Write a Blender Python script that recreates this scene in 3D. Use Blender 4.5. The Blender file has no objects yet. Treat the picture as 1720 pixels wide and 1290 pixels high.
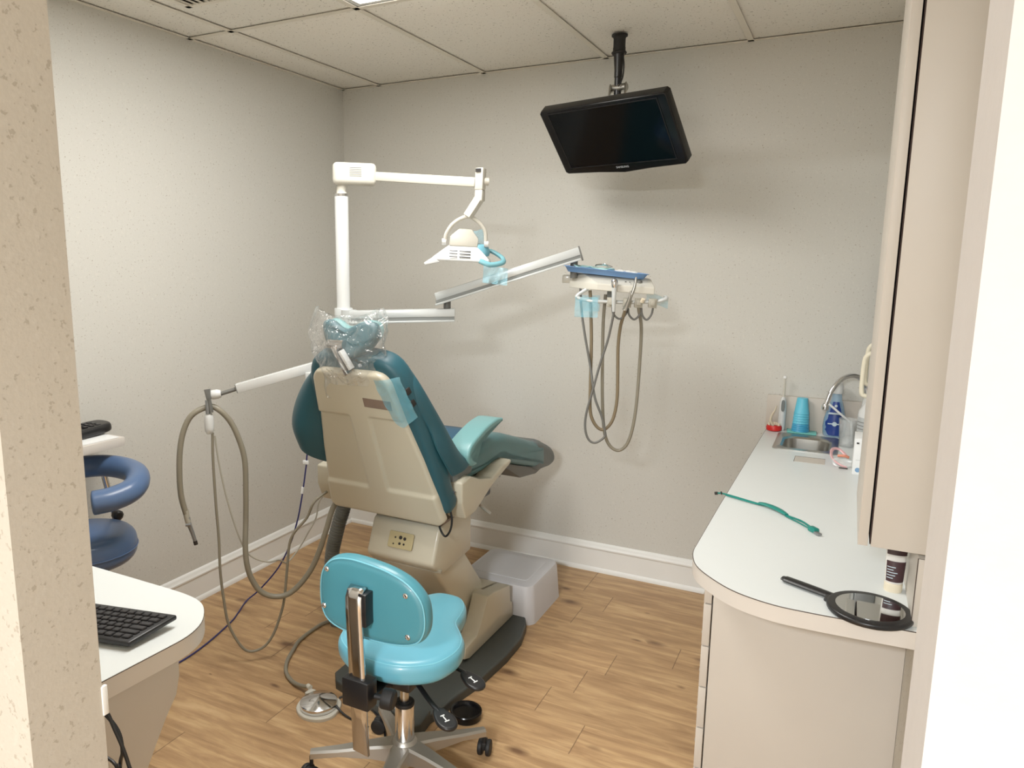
import bpy, bmesh, math, random
from mathutils import Vector as V, Matrix as Mx
random.seed(7)
col = bpy.context.scene.collection
sc = bpy.context.scene
PI = math.pi

# ------------------------------------------------------------------ materials
def srgb(r, g, b):
    f = lambda c: (c/255/12.92) if c/255 <= .04045 else ((c/255+.055)/1.055)**2.4
    return (f(r), f(g), f(b), 1)

def nt_new(name):
    m = bpy.data.materials.new(name); m.use_nodes = True
    nt = m.node_tree; b = nt.nodes['Principled BSDF']
    return m, nt, b

def N(nt, t, **k):
    n = nt.nodes.new(t)
    for a, v in k.items(): setattr(n, a, v)
    return n

def mat(name, c, rough=.5, metal=0., spec=.5, bump=0., bscale=60., var=0., vscale=8., coat=0., trans=0., ior=1.45):
    m, nt, b = nt_new(name)
    b.inputs['Base Color'].default_value = c
    b.inputs['Roughness'].default_value = rough
    b.inputs['Metallic'].default_value = metal
    b.inputs['Specular IOR Level'].default_value = spec
    b.inputs['Coat Weight'].default_value = coat
    b.inputs['Transmission Weight'].default_value = trans
    b.inputs['IOR'].default_value = ior
    tc = N(nt, 'ShaderNodeTexCoord')
    if var > 0:
        n = N(nt, 'ShaderNodeTexNoise'); n.inputs['Scale'].default_value = vscale; n.inputs['Detail'].default_value = 4
        nt.links.new(tc.outputs['Object'], n.inputs['Vector'])
        mx = N(nt, 'ShaderNodeMix', data_type='RGBA')
        mx.inputs[6].default_value = tuple(x*(1-var) for x in c[:3])+(1,)
        mx.inputs[7].default_value = tuple(min(1, x*(1+var)) for x in c[:3])+(1,)
        nt.links.new(n.outputs['Fac'], mx.inputs[0]); nt.links.new(mx.outputs[2], b.inputs['Base Color'])
    if bump > 0:
        n = N(nt, 'ShaderNodeTexNoise'); n.inputs['Scale'].default_value = bscale; n.inputs['Detail'].default_value = 3
        nt.links.new(tc.outputs['Object'], n.inputs['Vector'])
        bp = N(nt, 'ShaderNodeBump'); bp.inputs['Strength'].default_value = bump; bp.inputs['Distance'].default_value = .01
        nt.links.new(n.outputs['Fac'], bp.inputs['Height']); nt.links.new(bp.outputs['Normal'], b.inputs['Normal'])
    return m

def speckle(name, base, dark, light, scale=55., thr=.62, rough=.75, bump=.15, fine=220., amt=.5):
    """wallpaper / ceiling tile: a base colour with sparse small flecks"""
    m, nt, b = nt_new(name); L = nt.links
    tc = N(nt, 'ShaderNodeTexCoord')
    n1 = N(nt, 'ShaderNodeTexNoise'); n1.inputs['Scale'].default_value = scale; n1.inputs['Detail'].default_value = 2; n1.inputs['Roughness'].default_value = .7
    n2 = N(nt, 'ShaderNodeTexNoise'); n2.inputs['Scale'].default_value = fine; n2.inputs['Detail'].default_value = 3
    n3 = N(nt, 'ShaderNodeTexNoise'); n3.inputs['Scale'].default_value = scale*.8; n3.inputs['Detail'].default_value = 2
    mp = N(nt, 'ShaderNodeMapping'); mp.inputs['Location'].default_value = (7.3, 2.1, 5.5)
    L.new(tc.outputs['Object'], mp.inputs['Vector'])
    L.new(tc.outputs['Object'], n1.inputs['Vector']); L.new(tc.outputs['Object'], n2.inputs['Vector']); L.new(mp.outputs[0], n3.inputs['Vector'])
    r1 = N(nt, 'ShaderNodeValToRGB'); r1.color_ramp.elements[0].position = thr; r1.color_ramp.elements[1].position = thr+.05
    r3 = N(nt, 'ShaderNodeValToRGB'); r3.color_ramp.elements[0].position = thr-.02; r3.color_ramp.elements[1].position = thr+.05
    L.new(n1.outputs['Fac'], r1.inputs[0]); L.new(n3.outputs['Fac'], r3.inputs[0])
    ma = N(nt, 'ShaderNodeMix', data_type='RGBA'); ma.inputs[6].default_value = base; ma.inputs[7].default_value = tuple(x*.9 for x in base[:3])+(1,)
    L.new(n2.outputs['Fac'], ma.inputs[0])
    mb = N(nt, 'ShaderNodeMix', data_type='RGBA'); mb.inputs[7].default_value = dark
    mu = N(nt, 'ShaderNodeMath', operation='MULTIPLY'); mu.inputs[1].default_value = amt
    L.new(r1.outputs[0], mu.inputs[0]); L.new(mu.outputs[0], mb.inputs[0]); L.new(ma.outputs[2], mb.inputs[6])
    mc = N(nt, 'ShaderNodeMix', data_type='RGBA'); mc.inputs[7].default_value = light
    mv = N(nt, 'ShaderNodeMath', operation='MULTIPLY'); mv.inputs[1].default_value = amt*.8
    mv.inputs[1].default_value = amt*.35; L.new(r3.outputs[0], mv.inputs[0]); L.new(mv.outputs[0], mc.inputs[0]); L.new(mb.outputs[2], mc.inputs[6])
    L.new(mc.outputs[2], b.inputs['Base Color'])
    b.inputs['Roughness'].default_value = rough
    bp = N(nt, 'ShaderNodeBump'); bp.inputs['Strength'].default_value = bump; bp.inputs['Distance'].default_value = .004
    L.new(n2.outputs['Fac'], bp.inputs['Height']); L.new(bp.outputs[0], b.inputs['Normal'])
    return m

def floor_mat():
    m, nt, b = nt_new('wood_plank_floor'); L = nt.links
    tc = N(nt, 'ShaderNodeTexCoord'); sp = N(nt, 'ShaderNodeSeparateXYZ'); L.new(tc.outputs['Object'], sp.inputs[0])
    def M(op, a, b_=None, c=None):
        n = N(nt, 'ShaderNodeMath', operation=op)
        for i, x in enumerate((a, b_, c)):
            if x is None: continue
            if isinstance(x, (int, float)): n.inputs[i].default_value = x
            else: L.new(x, n.inputs[i])
        return n.outputs[0]
    PW, PL = .1645, 1.22
    yy = M('MULTIPLY', M('ADD', sp.outputs[1], .0915), -1/PW)       # rows count up towards the doorway
    row = M('FLOOR', yy); fy = M('FRACT', yy)
    ramp = N(nt, 'ShaderNodeValToRGB'); ramp.color_ramp.interpolation = 'CONSTANT'
    offs = [.3, 1.663, .35, 2.034, .6, 1.753, .45, 1.85, .2, .9, .1, .7, .4, 1.1, .55, .95]
    el = ramp.color_ramp.elements
    while len(el) > 1: el.remove(el[-1])
    el[0].position = 0; el[0].color = ((offs[0] % PL)/PL,)*3+(1,)
    for i in range(1, 16):
        e = el.new(i/32+.0001); e.color = ((offs[i] % PL)/PL,)*3+(1,)
    L.new(M('MULTIPLY', M('ADD', row, .5), 1/32), ramp.inputs[0])
    sep = N(nt, 'ShaderNodeSeparateColor'); L.new(ramp.outputs[0], sep.inputs[0])
    xx = M('SUBTRACT', M('MULTIPLY', sp.outputs[0], 1/PL), sep.outputs[0])
    pl = M('FLOOR', xx); fx = M('FRACT', xx)
    # seams
    ey = M('MINIMUM', fy, M('SUBTRACT', 1., fy)); ex = M('MINIMUM', fx, M('SUBTRACT', 1., fx))
    sy = M('LESS_THAN', ey, .006); sx = M('LESS_THAN', ex, .0014)
    seam = M('MAXIMUM', M('MULTIPLY', sy, .14), M('MULTIPLY', sx, .65))
    cid = N(nt, 'ShaderNodeCombineXYZ'); L.new(pl, cid.inputs[0]); L.new(row, cid.inputs[1])
    wn = N(nt, 'ShaderNodeTexWhiteNoise'); L.new(cid.outputs[0], wn.inputs['Vector'])
    # grain, stretched along the plank
    cv = N(nt, 'ShaderNodeCombineXYZ')
    L.new(M('MULTIPLY', sp.outputs[0], 2.2), cv.inputs[0]); L.new(M('MULTIPLY', sp.outputs[1], 17.), cv.inputs[1])
    L.new(M('MULTIPLY', wn.outputs['Value'], 40.), cv.inputs[2])
    g1 = N(nt, 'ShaderNodeTexNoise'); g1.inputs['Scale'].default_value = 1.6; g1.inputs['Detail'].default_value = 7; g1.inputs['Roughness'].default_value = .62; g1.inputs['Distortion'].default_value = .5
    L.new(cv.outputs[0], g1.inputs['Vector'])
    cr = N(nt, 'ShaderNodeValToRGB'); e = cr.color_ramp.elements
    e[0].position = .26; e[0].color = srgb(138, 104, 70)
    e[1].position = .72; e[1].color = srgb(204, 170, 126)
    k = e.new(.47); k.color = srgb(170, 134, 94)
    k = e.new(.58); k.color = srgb(188, 152, 108)
    L.new(g1.outputs['Fac'], cr.inputs[0])
    tone = N(nt, 'ShaderNodeHueSaturation')
    L.new(M('ADD', M('MULTIPLY', wn.outputs['Value'], .12), .95), tone.inputs['Value'])
    L.new(cr.outputs[0], tone.inputs['Color'])
    # knots
    kv = N(nt, 'ShaderNodeCombineXYZ'); L.new(M('MULTIPLY', sp.outputs[0], 4.6), kv.inputs[0]); L.new(M('MULTIPLY', sp.outputs[1], 10.), kv.inputs[1])
    vo = N(nt, 'ShaderNodeTexVoronoi'); vo.inputs['Scale'].default_value = 1.; vo.inputs['Randomness'].default_value = 1
    nz = N(nt, 'ShaderNodeTexNoise'); nz.inputs['Scale'].default_value = 12; L.new(tc.outputs['Object'], nz.inputs['Vector'])
    va = N(nt, 'ShaderNodeVectorMath', operation='ADD'); vs = N(nt, 'ShaderNodeVectorMath', operation='SCALE'); vs.inputs['Scale'].default_value = .16
    L.new(nz.outputs['Color'], vs.inputs[0]); L.new(kv.outputs[0], va.inputs[0]); L.new(vs.outputs[0], va.inputs[1]); L.new(va.outputs[0], vo.inputs['Vector'])
    sc1 = N(nt, 'ShaderNodeSeparateColor'); L.new(vo.outputs['Color'], sc1.inputs[0])
    rad = M('MULTIPLY', M('POWER', sc1.outputs[0], 2.2), .24)
    kn = N(nt, 'ShaderNodeMapRange'); kn.inputs['To Min'].default_value = 1; kn.inputs['To Max'].default_value = 0
    L.new(M('DIVIDE', vo.outputs['Distance'], M('ADD', rad, .002)), kn.inputs['Value']); kn.inputs['From Min'].default_value = .35; kn.inputs['From Max'].default_value = 1.25
    mk = N(nt, 'ShaderNodeMix', data_type='RGBA'); mk.inputs[7].default_value = srgb(88, 56, 36)
    L.new(M('MULTIPLY', kn.outputs[0], .85), mk.inputs[0]); L.new(tone.outputs[0], mk.inputs[6])
    ms = N(nt, 'ShaderNodeMix', data_type='RGBA'); ms.inputs[7].default_value = srgb(74, 48, 30)
    L.new(seam, ms.inputs[0]); L.new(mk.outputs[2], ms.inputs[6]); L.new(ms.outputs[2], b.inputs['Base Color'])
    b.inputs['Roughness'].default_value = .42; b.inputs['Specular IOR Level'].default_value = .4
    bp = N(nt, 'ShaderNodeBump'); bp.inputs['Strength'].default_value = .12; bp.inputs['Distance'].default_value = .003
    L.new(g1.outputs['Fac'], bp.inputs['Height']); L.new(bp.outputs[0], b.inputs['Normal'])
    return m

def film(name, tint, alpha, rough=.12, wrinkle=0., wscale=14., gl=.25):
    """thin plastic film: see-through with a glossy skin"""
    m = bpy.data.materials.new(name); m.use_nodes = True; nt = m.node_tree; nt.nodes.clear(); L = nt.links
    out = N(nt, 'ShaderNodeOutputMaterial')
    tr = N(nt, 'ShaderNodeBsdfTransparent'); tr.inputs[0].default_value = (1, 1, 1, 1)
    pb = N(nt, 'ShaderNodeBsdfPrincipled'); pb.inputs['Base Color'].default_value = tint; pb.inputs['Roughness'].default_value = rough
    pb.inputs['Coat Weight'].default_value = .6
    mx = N(nt, 'ShaderNodeMixShader'); gs = N(nt, 'ShaderNodeBsdfGlossy'); gs.inputs['Roughness'].default_value = rough
    lw = N(nt, 'ShaderNodeLayerWeight'); lw.inputs[0].default_value = .35
    mx.inputs[0].default_value = alpha
    L.new(tr.outputs[0], mx.inputs[1]); L.new(pb.outputs[0], mx.inputs[2])
    m2 = N(nt, 'ShaderNodeMixShader'); mm = N(nt, 'ShaderNodeMath', operation='MULTIPLY'); mm.inputs[1].default_value = gl
    L.new(lw.outputs['Facing'], mm.inputs[0]); L.new(mm.outputs[0], m2.inputs[0]); L.new(mx.outputs[0], m2.inputs[1]); L.new(gs.outputs[0], m2.inputs[2])
    if wrinkle:
        tc = N(nt, 'ShaderNodeTexCoord'); n = N(nt, 'ShaderNodeTexNoise'); n.inputs['Scale'].default_value = wscale; n.inputs['Detail'].default_value = 3; n.inputs['Distortion'].default_value = 1.5
        bp = N(nt, 'ShaderNodeBump'); bp.inputs['Strength'].default_value = wrinkle; bp.inputs['Distance'].default_value = .03
        L.new(tc.outputs['Object'], n.inputs['Vector']); L.new(n.outputs['Fac'], bp.inputs['Height'])
        for s in (pb, gs, lw): L.new(bp.outputs[0], s.inputs['Normal'])
    L.new(m2.outputs[0], out.inputs[0])
    return m

def emit(name, c, s):
    m, nt, b = nt_new(name); b.inputs['Emission Color'].default_value = c; b.inputs['Emission Strength'].default_value = s
    b.inputs['Base Color'].default_value = c
    return m

WALLC = srgb(211, 209, 201)
m_wall = speckle('wallpaper', WALLC, srgb(150, 138, 120), srgb(224, 220, 210), 115., .64, .8, .10, 260., .75)
m_tile = speckle('ceiling_tile', srgb(246, 242, 232), srgb(112, 98, 80), srgb(246, 242, 232), 92., .64, .9, .3, 200., .8)
m_grid = mat('ceiling_grid_metal', srgb(228, 222, 208), .5)
m_gap = mat('ceiling_gap', srgb(40, 36, 30), .9)
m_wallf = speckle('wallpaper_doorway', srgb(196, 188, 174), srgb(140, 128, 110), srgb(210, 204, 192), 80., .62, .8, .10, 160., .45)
m_floor = floor_mat()
m_trim = mat('white_trim_paint', srgb(236, 236, 232), .35, var=.03)
m_lam = mat('white_laminate', srgb(222, 227, 226), .3, var=.02)
m_edge = mat('laminate_edge', srgb(214, 207, 198), .4, var=.02)
m_lamline = mat('laminate_seam', srgb(70, 58, 50), .6)
m_cab = mat('beige_cabinet_laminate', srgb(199, 191, 180), .45, var=.03)
m_cabdark = mat('cabinet_gap', srgb(46, 30, 26), .8)
m_cream = mat('cream_plastic', srgb(196, 189, 168), .35, var=.03, coat=.2)
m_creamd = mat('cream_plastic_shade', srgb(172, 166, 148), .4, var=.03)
m_offw = mat('off_white_enamel', srgb(206, 203, 191), .25, coat=.3)
m_white = mat('white_enamel', srgb(212, 214, 213), .25, coat=.3)
m_silverp = mat('satin_white_metal', srgb(206, 211, 211), .28, .15, coat=.3)
m_groove = mat('grey_groove', srgb(128, 132, 130), .5)
m_teal = mat('teal_vinyl', srgb(64, 114, 120), .38, bump=.12, bscale=9., var=.07, coat=.15)
m_tealdk = mat('dark_and_shaded_teal_vinyl', srgb(34, 78, 90), .42, bump=.1, bscale=9., var=.08)  # dark upholstery; also paints the shadow on the right side wing
m_teallt = mat('light_teal_vinyl', srgb(108, 158, 160), .36, bump=.12, bscale=16., var=.05, coat=.2)
m_vseat = mat('blue_teal_vinyl', srgb(38, 84, 112), .5, var=.05)
m_greyv = mat('grey_vinyl', srgb(104, 110, 110), .5, bump=.1, bscale=30., var=.06)
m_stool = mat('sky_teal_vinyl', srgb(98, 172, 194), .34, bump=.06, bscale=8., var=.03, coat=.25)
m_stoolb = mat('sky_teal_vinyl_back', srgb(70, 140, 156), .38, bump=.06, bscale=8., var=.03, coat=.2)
m_piping = mat('stool_piping', srgb(120, 196, 216), .35)
m_navy = mat('slate_blue_vinyl', srgb(76, 102, 142), .35, bump=.05, bscale=9., var=.04, coat=.2)
m_chrome = mat('chrome', srgb(218, 218, 220), .12, 1.)
m_steel = mat('brushed_steel', srgb(180, 178, 172), .3, 1.)
m_alu = mat('cast_aluminium', srgb(176, 172, 164), .38, .85, var=.05)
m_black = mat('black_plastic', srgb(22, 22, 24), .35)
m_blackr = mat('black_rubber', srgb(18, 18, 19), .6)
m_gloss = mat('gloss_black', srgb(9, 9, 11), .22, spec=.35)
m_screen = mat('black_screen', srgb(4, 8, 12), .12, spec=.25)
m_basep = mat('dark_grey_base', srgb(62, 66, 64), .5, var=.05)
m_hose = mat('grey_hose', srgb(132, 126, 110), .4)
m_hosel = mat('light_grey_hose', srgb(168, 164, 150), .4)
m_hosed = mat('dark_grey_hose', srgb(100, 100, 96), .45)
m_hoseb = mat('brown_grey_hose', srgb(122, 108, 84), .45)
m_blueh = mat('blue_hose', srgb(38, 40, 98), .35)
m_corr = mat('corrugated_grey', srgb(112, 112, 106), .5)
m_tray = mat('blue_tray_plastic', srgb(108, 150, 204), .35)
m_pouch = mat('mint_paper', srgb(170, 214, 214), .5, var=.06)
m_paper = mat('white_paper', srgb(238, 240, 240), .6)
m_dark = mat('dark_slot', srgb(34, 30, 28), .6)
m_tan = mat('tan_plate', srgb(184, 170, 128), .4)
m_labelb = mat('brown_label', srgb(134, 116, 104), .35, .2, var=.15, vscale=30)
m_stepw = mat('white_moulded_plastic', srgb(206, 206, 210), .4, bump=.06, bscale=150.)
m_greymetal = mat('grey_anodised', srgb(140, 143, 145), .35, .6)
m_mirror = mat('mirror_glass', srgb(226, 228, 228), .03, 1.)
m_green = mat('teal_silicone', srgb(14, 124, 112), .4)
m_cup = mat('blue_cup_plastic', srgb(96, 196, 224), .35)
m_cup2 = mat('deeper_blue_cup_plastic', srgb(62, 160, 204), .35)
m_mat_ = mat('mint_sheet', srgb(110, 198, 190), .4)
m_red = mat('red_plastic', srgb(206, 34, 30), .35)
m_creamt = mat('tooth_cream', srgb(228, 216, 190), .4)
m_labelblue = mat('navy_label', srgb(22, 52, 128), .35, var=.2, vscale=40)
m_labelgrey = mat('pale_grey_label', srgb(176, 180, 180), .5, var=.12, vscale=70)
m_handle = mat('ivory_handle', srgb(238, 230, 206), .35)
m_pink = mat('pink_plastic', srgb(240, 186, 190), .35)
m_orange = mat('salmon_plastic', srgb(226, 140, 112), .35)
m_plum = mat('plum_label', srgb(58, 34, 38), .4)
m_tubew = mat('tube_white', srgb(216, 212, 206), .35)
m_clear = film('clear_plastic', srgb(235, 240, 240), .22, .08, gl=.6)
m_bag = film('crinkled_clear_plastic', srgb(240, 244, 244), .12, .08, 1.0, 20., .55)
m_bfilm = film('blue_barrier_film', srgb(120, 200, 222), .42, .18, .3, 20., .3)
m_lens = mat('smoked_lens', srgb(60, 70, 70), .1)
m_star = mat('silver_print', srgb(196, 214, 224), .4)

# ------------------------------------------------------------------ helpers
def thing(name, label, cat, loc=(0, 0, 0), rotz=0, group=None):
    o = bpy.data.objects.new(name, None); col.objects.link(o)
    o.empty_display_size = .05
    o.location = loc; o.rotation_euler = (0, 0, rotz)
    o['label'] = label; o['category'] = cat
    if group: o['group'] = group
    return o

def root_mat(o):
    while o.parent: o = o.parent
    return Mx.Translation(o.location) @ o.rotation_euler.to_matrix().to_4x4()

def mesh(name, bm, m, parent=None, local=False, sharp=38, label=None, solid=0, sub=0):
    """link a bmesh as one object; geometry is given in world space unless local"""
    bmesh.ops.recalc_face_normals(bm, faces=bm.faces)
    if parent and not local:
        bm.transform(root_mat(parent).inverted())
    me = bpy.data.meshes.new(name); bm.to_mesh(me); bm.free()
    for p in me.polygons: p.use_smooth = True
    me.set_sharp_from_angle(angle=math.radians(sharp))
    for mm in (m if isinstance(m, (list, tuple)) else [m]): me.materials.append(mm)
    o = bpy.data.objects.new(name, me); col.objects.link(o)
    if parent: o.parent = parent
    if label: o['label'] = label
    if solid:
        s = o.modifiers.new('s', 'SOLIDIFY'); s.thickness = solid; s.offset = 0
    if sub:
        s = o.modifiers.new('d', 'SUBSURF'); s.levels = sub; s.render_levels = sub
    return o

def single(name, bm, m, label, cat, group=None, **k):
    o = mesh(name, bm, m, **k); o['label'] = label; o['category'] = cat
    if group: o['group'] = group
    return o

def struct(name, bm, m, parent=None, **k):
    o = mesh(name, bm, m, parent, **k)
    o['kind'] = 'structure'
    return o

def newbm(): return bmesh.new()

def merge(bm, t, M=None):
    if M is not None: t.transform(M)
    vs = [bm.verts.new(v.co) for v in t.verts]
    t.verts.index_update()
    for f in t.faces:
        try:
            nf = bm.faces.new([vs[v.index] for v in f.verts]); nf.material_index = f.material_index
        except ValueError: pass
    t.free()

def box(bm, c, s, rot=None, bev=0, seg=2):
    t = newbm(); bmesh.ops.create_cube(t, size=1)
    bmesh.ops.scale(t, vec=s, verts=t.verts)
    if bev: bmesh.ops.bevel(t, geom=t.edges[:], offset=bev, segments=seg, affect='EDGES', profile=.5, clamp_overlap=True)
    M = Mx.Translation(c)
    if rot is not None: M = M @ rot.to_4x4()
    merge(bm, t, M); return bm

def bbox(bm, a, b, bev=0, seg=2):
    a, b = V(a), V(b)
    return box(bm, (a+b)/2, [abs(x) for x in (b-a)], None, bev, seg)

def basis(d, up=(0, 0, 1)):
    """rotation whose x axis is d and z axis is near up"""
    x = V(d).normalized(); z = V(up); y = z.cross(x)
    if y.length < 1e-6: y = V((0, 1, 0))
    y.normalize(); z = x.cross(y)
    return Mx((x, y, z)).transposed()

def beam(bm, a, b, w, h, bev=.003, up=(0, 0, 1)):
    a, b = V(a), V(b)
    return box(bm, (a+b)/2, ((b-a).length, w, h), basis(b-a, up), bev)

def catmull(pts, n=6, closed=False):
    P = [V(p) for p in pts]; out = []
    m = len(P)
    rng = range(m) if closed else range(m-1)
    for i in rng:
        if closed: p0, p1, p2, p3 = P[i-1], P[i], P[(i+1) % m], P[(i+2) % m]
        else: p0, p1, p2, p3 = P[max(i-1, 0)], P[i], P[i+1], P[min(i+2, m-1)]
        for k in range(n):
            t = k/n
            out.append(.5*((2*p1)+(p2-p0)*t+(2*p0-5*p1+4*p2-p3)*t*t+(3*p1-p0-3*p2+p3)*t**3))
    if not closed: out.append(P[-1].copy())
    return out

def tube(bm, pts, r, n=10, smooth=6, cap=True, flat=1.):
    P = catmull(pts, smooth) if smooth and len(pts) > 2 else [V(p) for p in pts]
    R = r if callable(r) else (lambda t: r)
    rings = []; prev = None
    for i, p in enumerate(P):
        d = (P[min(i+1, len(P)-1)]-P[max(i-1, 0)]).normalized()
        if prev is None:
            a = V((0, 0, 1)) if abs(d.z) < .9 else V((1, 0, 0))
            x = d.cross(a).normalized()
        else:
            x = (prev-d*prev.dot(d)).normalized()
        prev = x; y = d.cross(x)
        rr = R(i/(len(P)-1))
        rings.append([bm.verts.new(p+(x*math.cos(2*PI*k/n)+y*math.sin(2*PI*k/n)*flat)*rr) for k in range(n)])
    for i in range(len(rings)-1):
        for k in range(n):
            bm.faces.new((rings[i][k], rings[i][(k+1) % n], rings[i+1][(k+1) % n], rings[i+1][k]))
    if cap: bm.faces.new(rings[0][::-1]); bm.faces.new(rings[-1])
    return bm

def lathe(bm, prof, o=(0, 0, 0), axis=(0, 0, 1), n=32, sx=1., sy=1.):
    """prof: (radius, height) pairs from bottom to top"""
    o = V(o); R = basis(axis) if V(axis).normalized() != V((0, 0, 1)) else None
    def tr(x, y, z):
        p = V((x*sx, y*sy, z))
        if R is not None: p = R @ V((p.z, p.x, p.y))
        return o+p
    rings = []
    for r, z in prof:
        if r < 1e-6: rings.append([bm.verts.new(tr(0, 0, z))])
        else: rings.append([bm.verts.new(tr(r*math.cos(2*PI*k/n), r*math.sin(2*PI*k/n), z)) for k in range(n)])
    for a, b in zip(rings[:-1], rings[1:]):
        for k in range(n):
            k2 = (k+1) % n
            if len(a) == 1 and len(b) == 1: continue
            if len(a) == 1: bm.faces.new((a[0], b[k2], b[k]))
            elif len(b) == 1: bm.faces.new((a[k], a[k2], b[0]))
            else: bm.faces.new((a[k], a[k2], b[k2], b[k]))
    if len(rings[0]) > 1: bm.faces.new(rings[0][::-1])
    if len(rings[-1]) > 1: bm.faces.new(rings[-1])
    return bm

def cyl(bm, a, b, r, n=24, bev=0.):
    a, b = V(a), V(b); h = (b-a).length
    pr = [(r, 0), (r, h)] if not bev else [(r-bev, 0), (r-bev*.3, bev*.3), (r, bev), (r, h-bev), (r-bev*.3, h-bev*.3), (r-bev, h)]
    return lathe(bm, pr, a, b-a, n)

def prism(bm, poly, M, depth, bev=0, seg=2):
    """2D polygon (x,y) extruded 0..depth along local z, placed by M"""
    t = newbm()
    a = [t.verts.new((x, y, 0)) for x, y in poly]; b = [t.verts.new((x, y, depth)) for x, y in poly]
    t.faces.new(a[::-1]); t.faces.new(b)
    for i in range(len(poly)):
        j = (i+1) % len(poly); t.faces.new((a[i], a[j], b[j], b[i]))
    bmesh.ops.recalc_face_normals(t, faces=t.faces)
    if bev: bmesh.ops.bevel(t, geom=t.edges[:], offset=bev, segments=seg, affect='EDGES', profile=.5, clamp_overlap=True)
    merge(bm, t, M); return bm

def MYZ(u=0):   # polygon given as (y, z), extruded along +x
    return Mx(((0, 0, 1, u), (1, 0, 0, 0), (0, 1, 0, 0), (0, 0, 0, 1)))

def slab(bm, outline, t, r, M=None, dome=0., dome_bot=0., k=5, rings=5, roundb=True):
    """puffy rounded slab: outline is a ccw 2D loop, thickness t (z 0..t), edge radius r, domed top"""
    P = [V((p[0], p[1])) for p in outline]; n = len(P)
    area = sum(P[i].x*P[(i+1) % n].y-P[(i+1) % n].x*P[i].y for i in range(n))
    if area < 0: P.reverse()
    nor = []
    for i in range(n):
        d = (P[(i+1) % n]-P[i-1]).normalized(); nor.append(V((d.y, -d.x)))
    c = sum(P, V((0, 0)))/n
    tb = newbm(); L = []
    def ring(ins, z, s=1.):
        return [tb.verts.new((*(c+((p-nn*ins)-c)*s), z)) for p, nn in zip(P, nor)]
    if roundb:
        for j in range(rings-1, 0, -1):
            s = j/rings; L.append(ring(r, -dome_bot*(1-s*s), s))
        for j in range(k): a = PI/2*j/k; L.append(ring(r*(1-math.sin(a)), r*(1-math.cos(a))))
    L.append(ring(0, r if roundb else 0)); L.append(ring(0, t-r))
    for j in range(1, k+1): a = PI/2*j/k; L.append(ring(r*(1-math.cos(a)), t-r+r*math.sin(a)))
    for j in range(1, rings):
        s = 1-j/rings; L.append(ring(r, t+dome*(1-s*s), s))
    for a, b in zip(L[:-1], L[1:]):
        for i in range(n):
            j = (i+1) % n; tb.faces.new((a[i], a[j], b[j], b[i]))
    tb.faces.new(L[0][::-1])
    cv = tb.verts.new((c.x, c.y, t+dome))
    for i in range(n): tb.faces.new((L[-1][i], L[-1][(i+1) % n], cv))
    merge(bm, tb, M); return bm

def sm2(pts, n=5): return [(p.x, p.y) for p in catmull([(a, b, 0) for a, b in pts], n, True)]

def grid(bm, rows, close=False):
    G = [[bm.verts.new(p) for p in r] for r in rows]
    for a, b in zip(G[:-1], G[1:]):
        for i in range(len(a)-(0 if close else 1)):
            j = (i+1) % len(a); bm.faces.new((a[i], a[j], b[j], b[i]))
    return bm

def rrect(x0, y0, x1, y1, r, k=5):
    out = []
    for cx, cy, a0 in ((x1-r, y1-r, 0), (x0+r, y1-r, 90), (x0+r, y0+r, 180), (x1-r, y0+r, 270)):
        for j in range(k+1):
            a = math.radians(a0+90*j/k); out.append((cx+r*math.cos(a), cy+r*math.sin(a)))
    return out

def text(name, s, size, M, m, parent, ext=.0004):
    cu = bpy.data.curves.new(name, 'FONT'); cu.body = s; cu.size = size; cu.extrude = ext; cu.align_x = 'CENTER'; cu.align_y = 'CENTER'
    tmp = bpy.data.objects.new(name, cu); col.objects.link(tmp); bpy.context.view_layer.update()
    me = bpy.data.meshes.new_from_object(tmp.evaluated_get(bpy.context.evaluated_depsgraph_get()))
    bpy.data.objects.remove(tmp)
    me.name = name; me.materials.clear(); me.materials.append(m); me.transform(root_mat(parent).inverted() @ M)
    o = bpy.data.objects.new(name, me); col.objects.link(o); o.parent = parent
    return o

# ------------------------------------------------------------------ the room
H = 2.43; XR = 2.70; YF = -2.75; YH = -2.87; JL, JR = 1.510, 2.592
b = newbm(); bbox(b, (-.1, -6.5, -.06), (3.9, .1, 0)); struct('floor', b, m_floor)
b = newbm(); bbox(b, (-.1, 0, 0), (2.8, .1, 2.6)); struct('wall_back', b, m_wall)
b = newbm(); bbox(b, (-.1, YH, 0), (0, 0, 2.6)); struct('wall_left', b, m_wall)
b = newbm(); bbox(b, (XR, YH, 0), (XR+.1, 0, 2.6)); struct('wall_right', b, m_wall)
b = newbm(); bbox(b, (-.1, YH, 0), (JL, YF, 2.6)); struct('wall_front', b, m_wallf)
m_jamb = mat('pale_plaster', srgb(206, 202, 199), .85, bump=.08, bscale=90., var=.04, vscale=30)
b = newbm(); bbox(b, (JR, YH, 0), (XR, YF, 2.6)); struct('wall_front_right', b, m_jamb)
b = newbm(); bbox(b, (JL, YH, 2.2), (JR, YF, 2.6)); struct('wall_front_lintel', b, m_wall)
# hallway behind the camera
b = newbm(); bbox(b, (-.1, -6.5, 0), (3.9, -6.4, 2.6)); struct('wall_hall_back', b, m_wall)
b = newbm(); bbox(b, (-.1, -6.4, 0), (0, YH, 2.6)); struct('wall_hall_left', b, m_wall)
b = newbm(); bbox(b, (3.8, -6.4, 0), (3.9, YH, 2.6)); struct('wall_hall_right', b, m_wall)
b = newbm(); bbox(b, (XR+.1, YH, 0), (3.9, YF, 2.6)); struct('wall_hall_front', b, m_jamb)
b = newbm(); bbox(b, (-.1, -6.5, H+.01), (3.9, YF, H+.07)); struct('ceiling_hall', b, m_grid)
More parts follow.
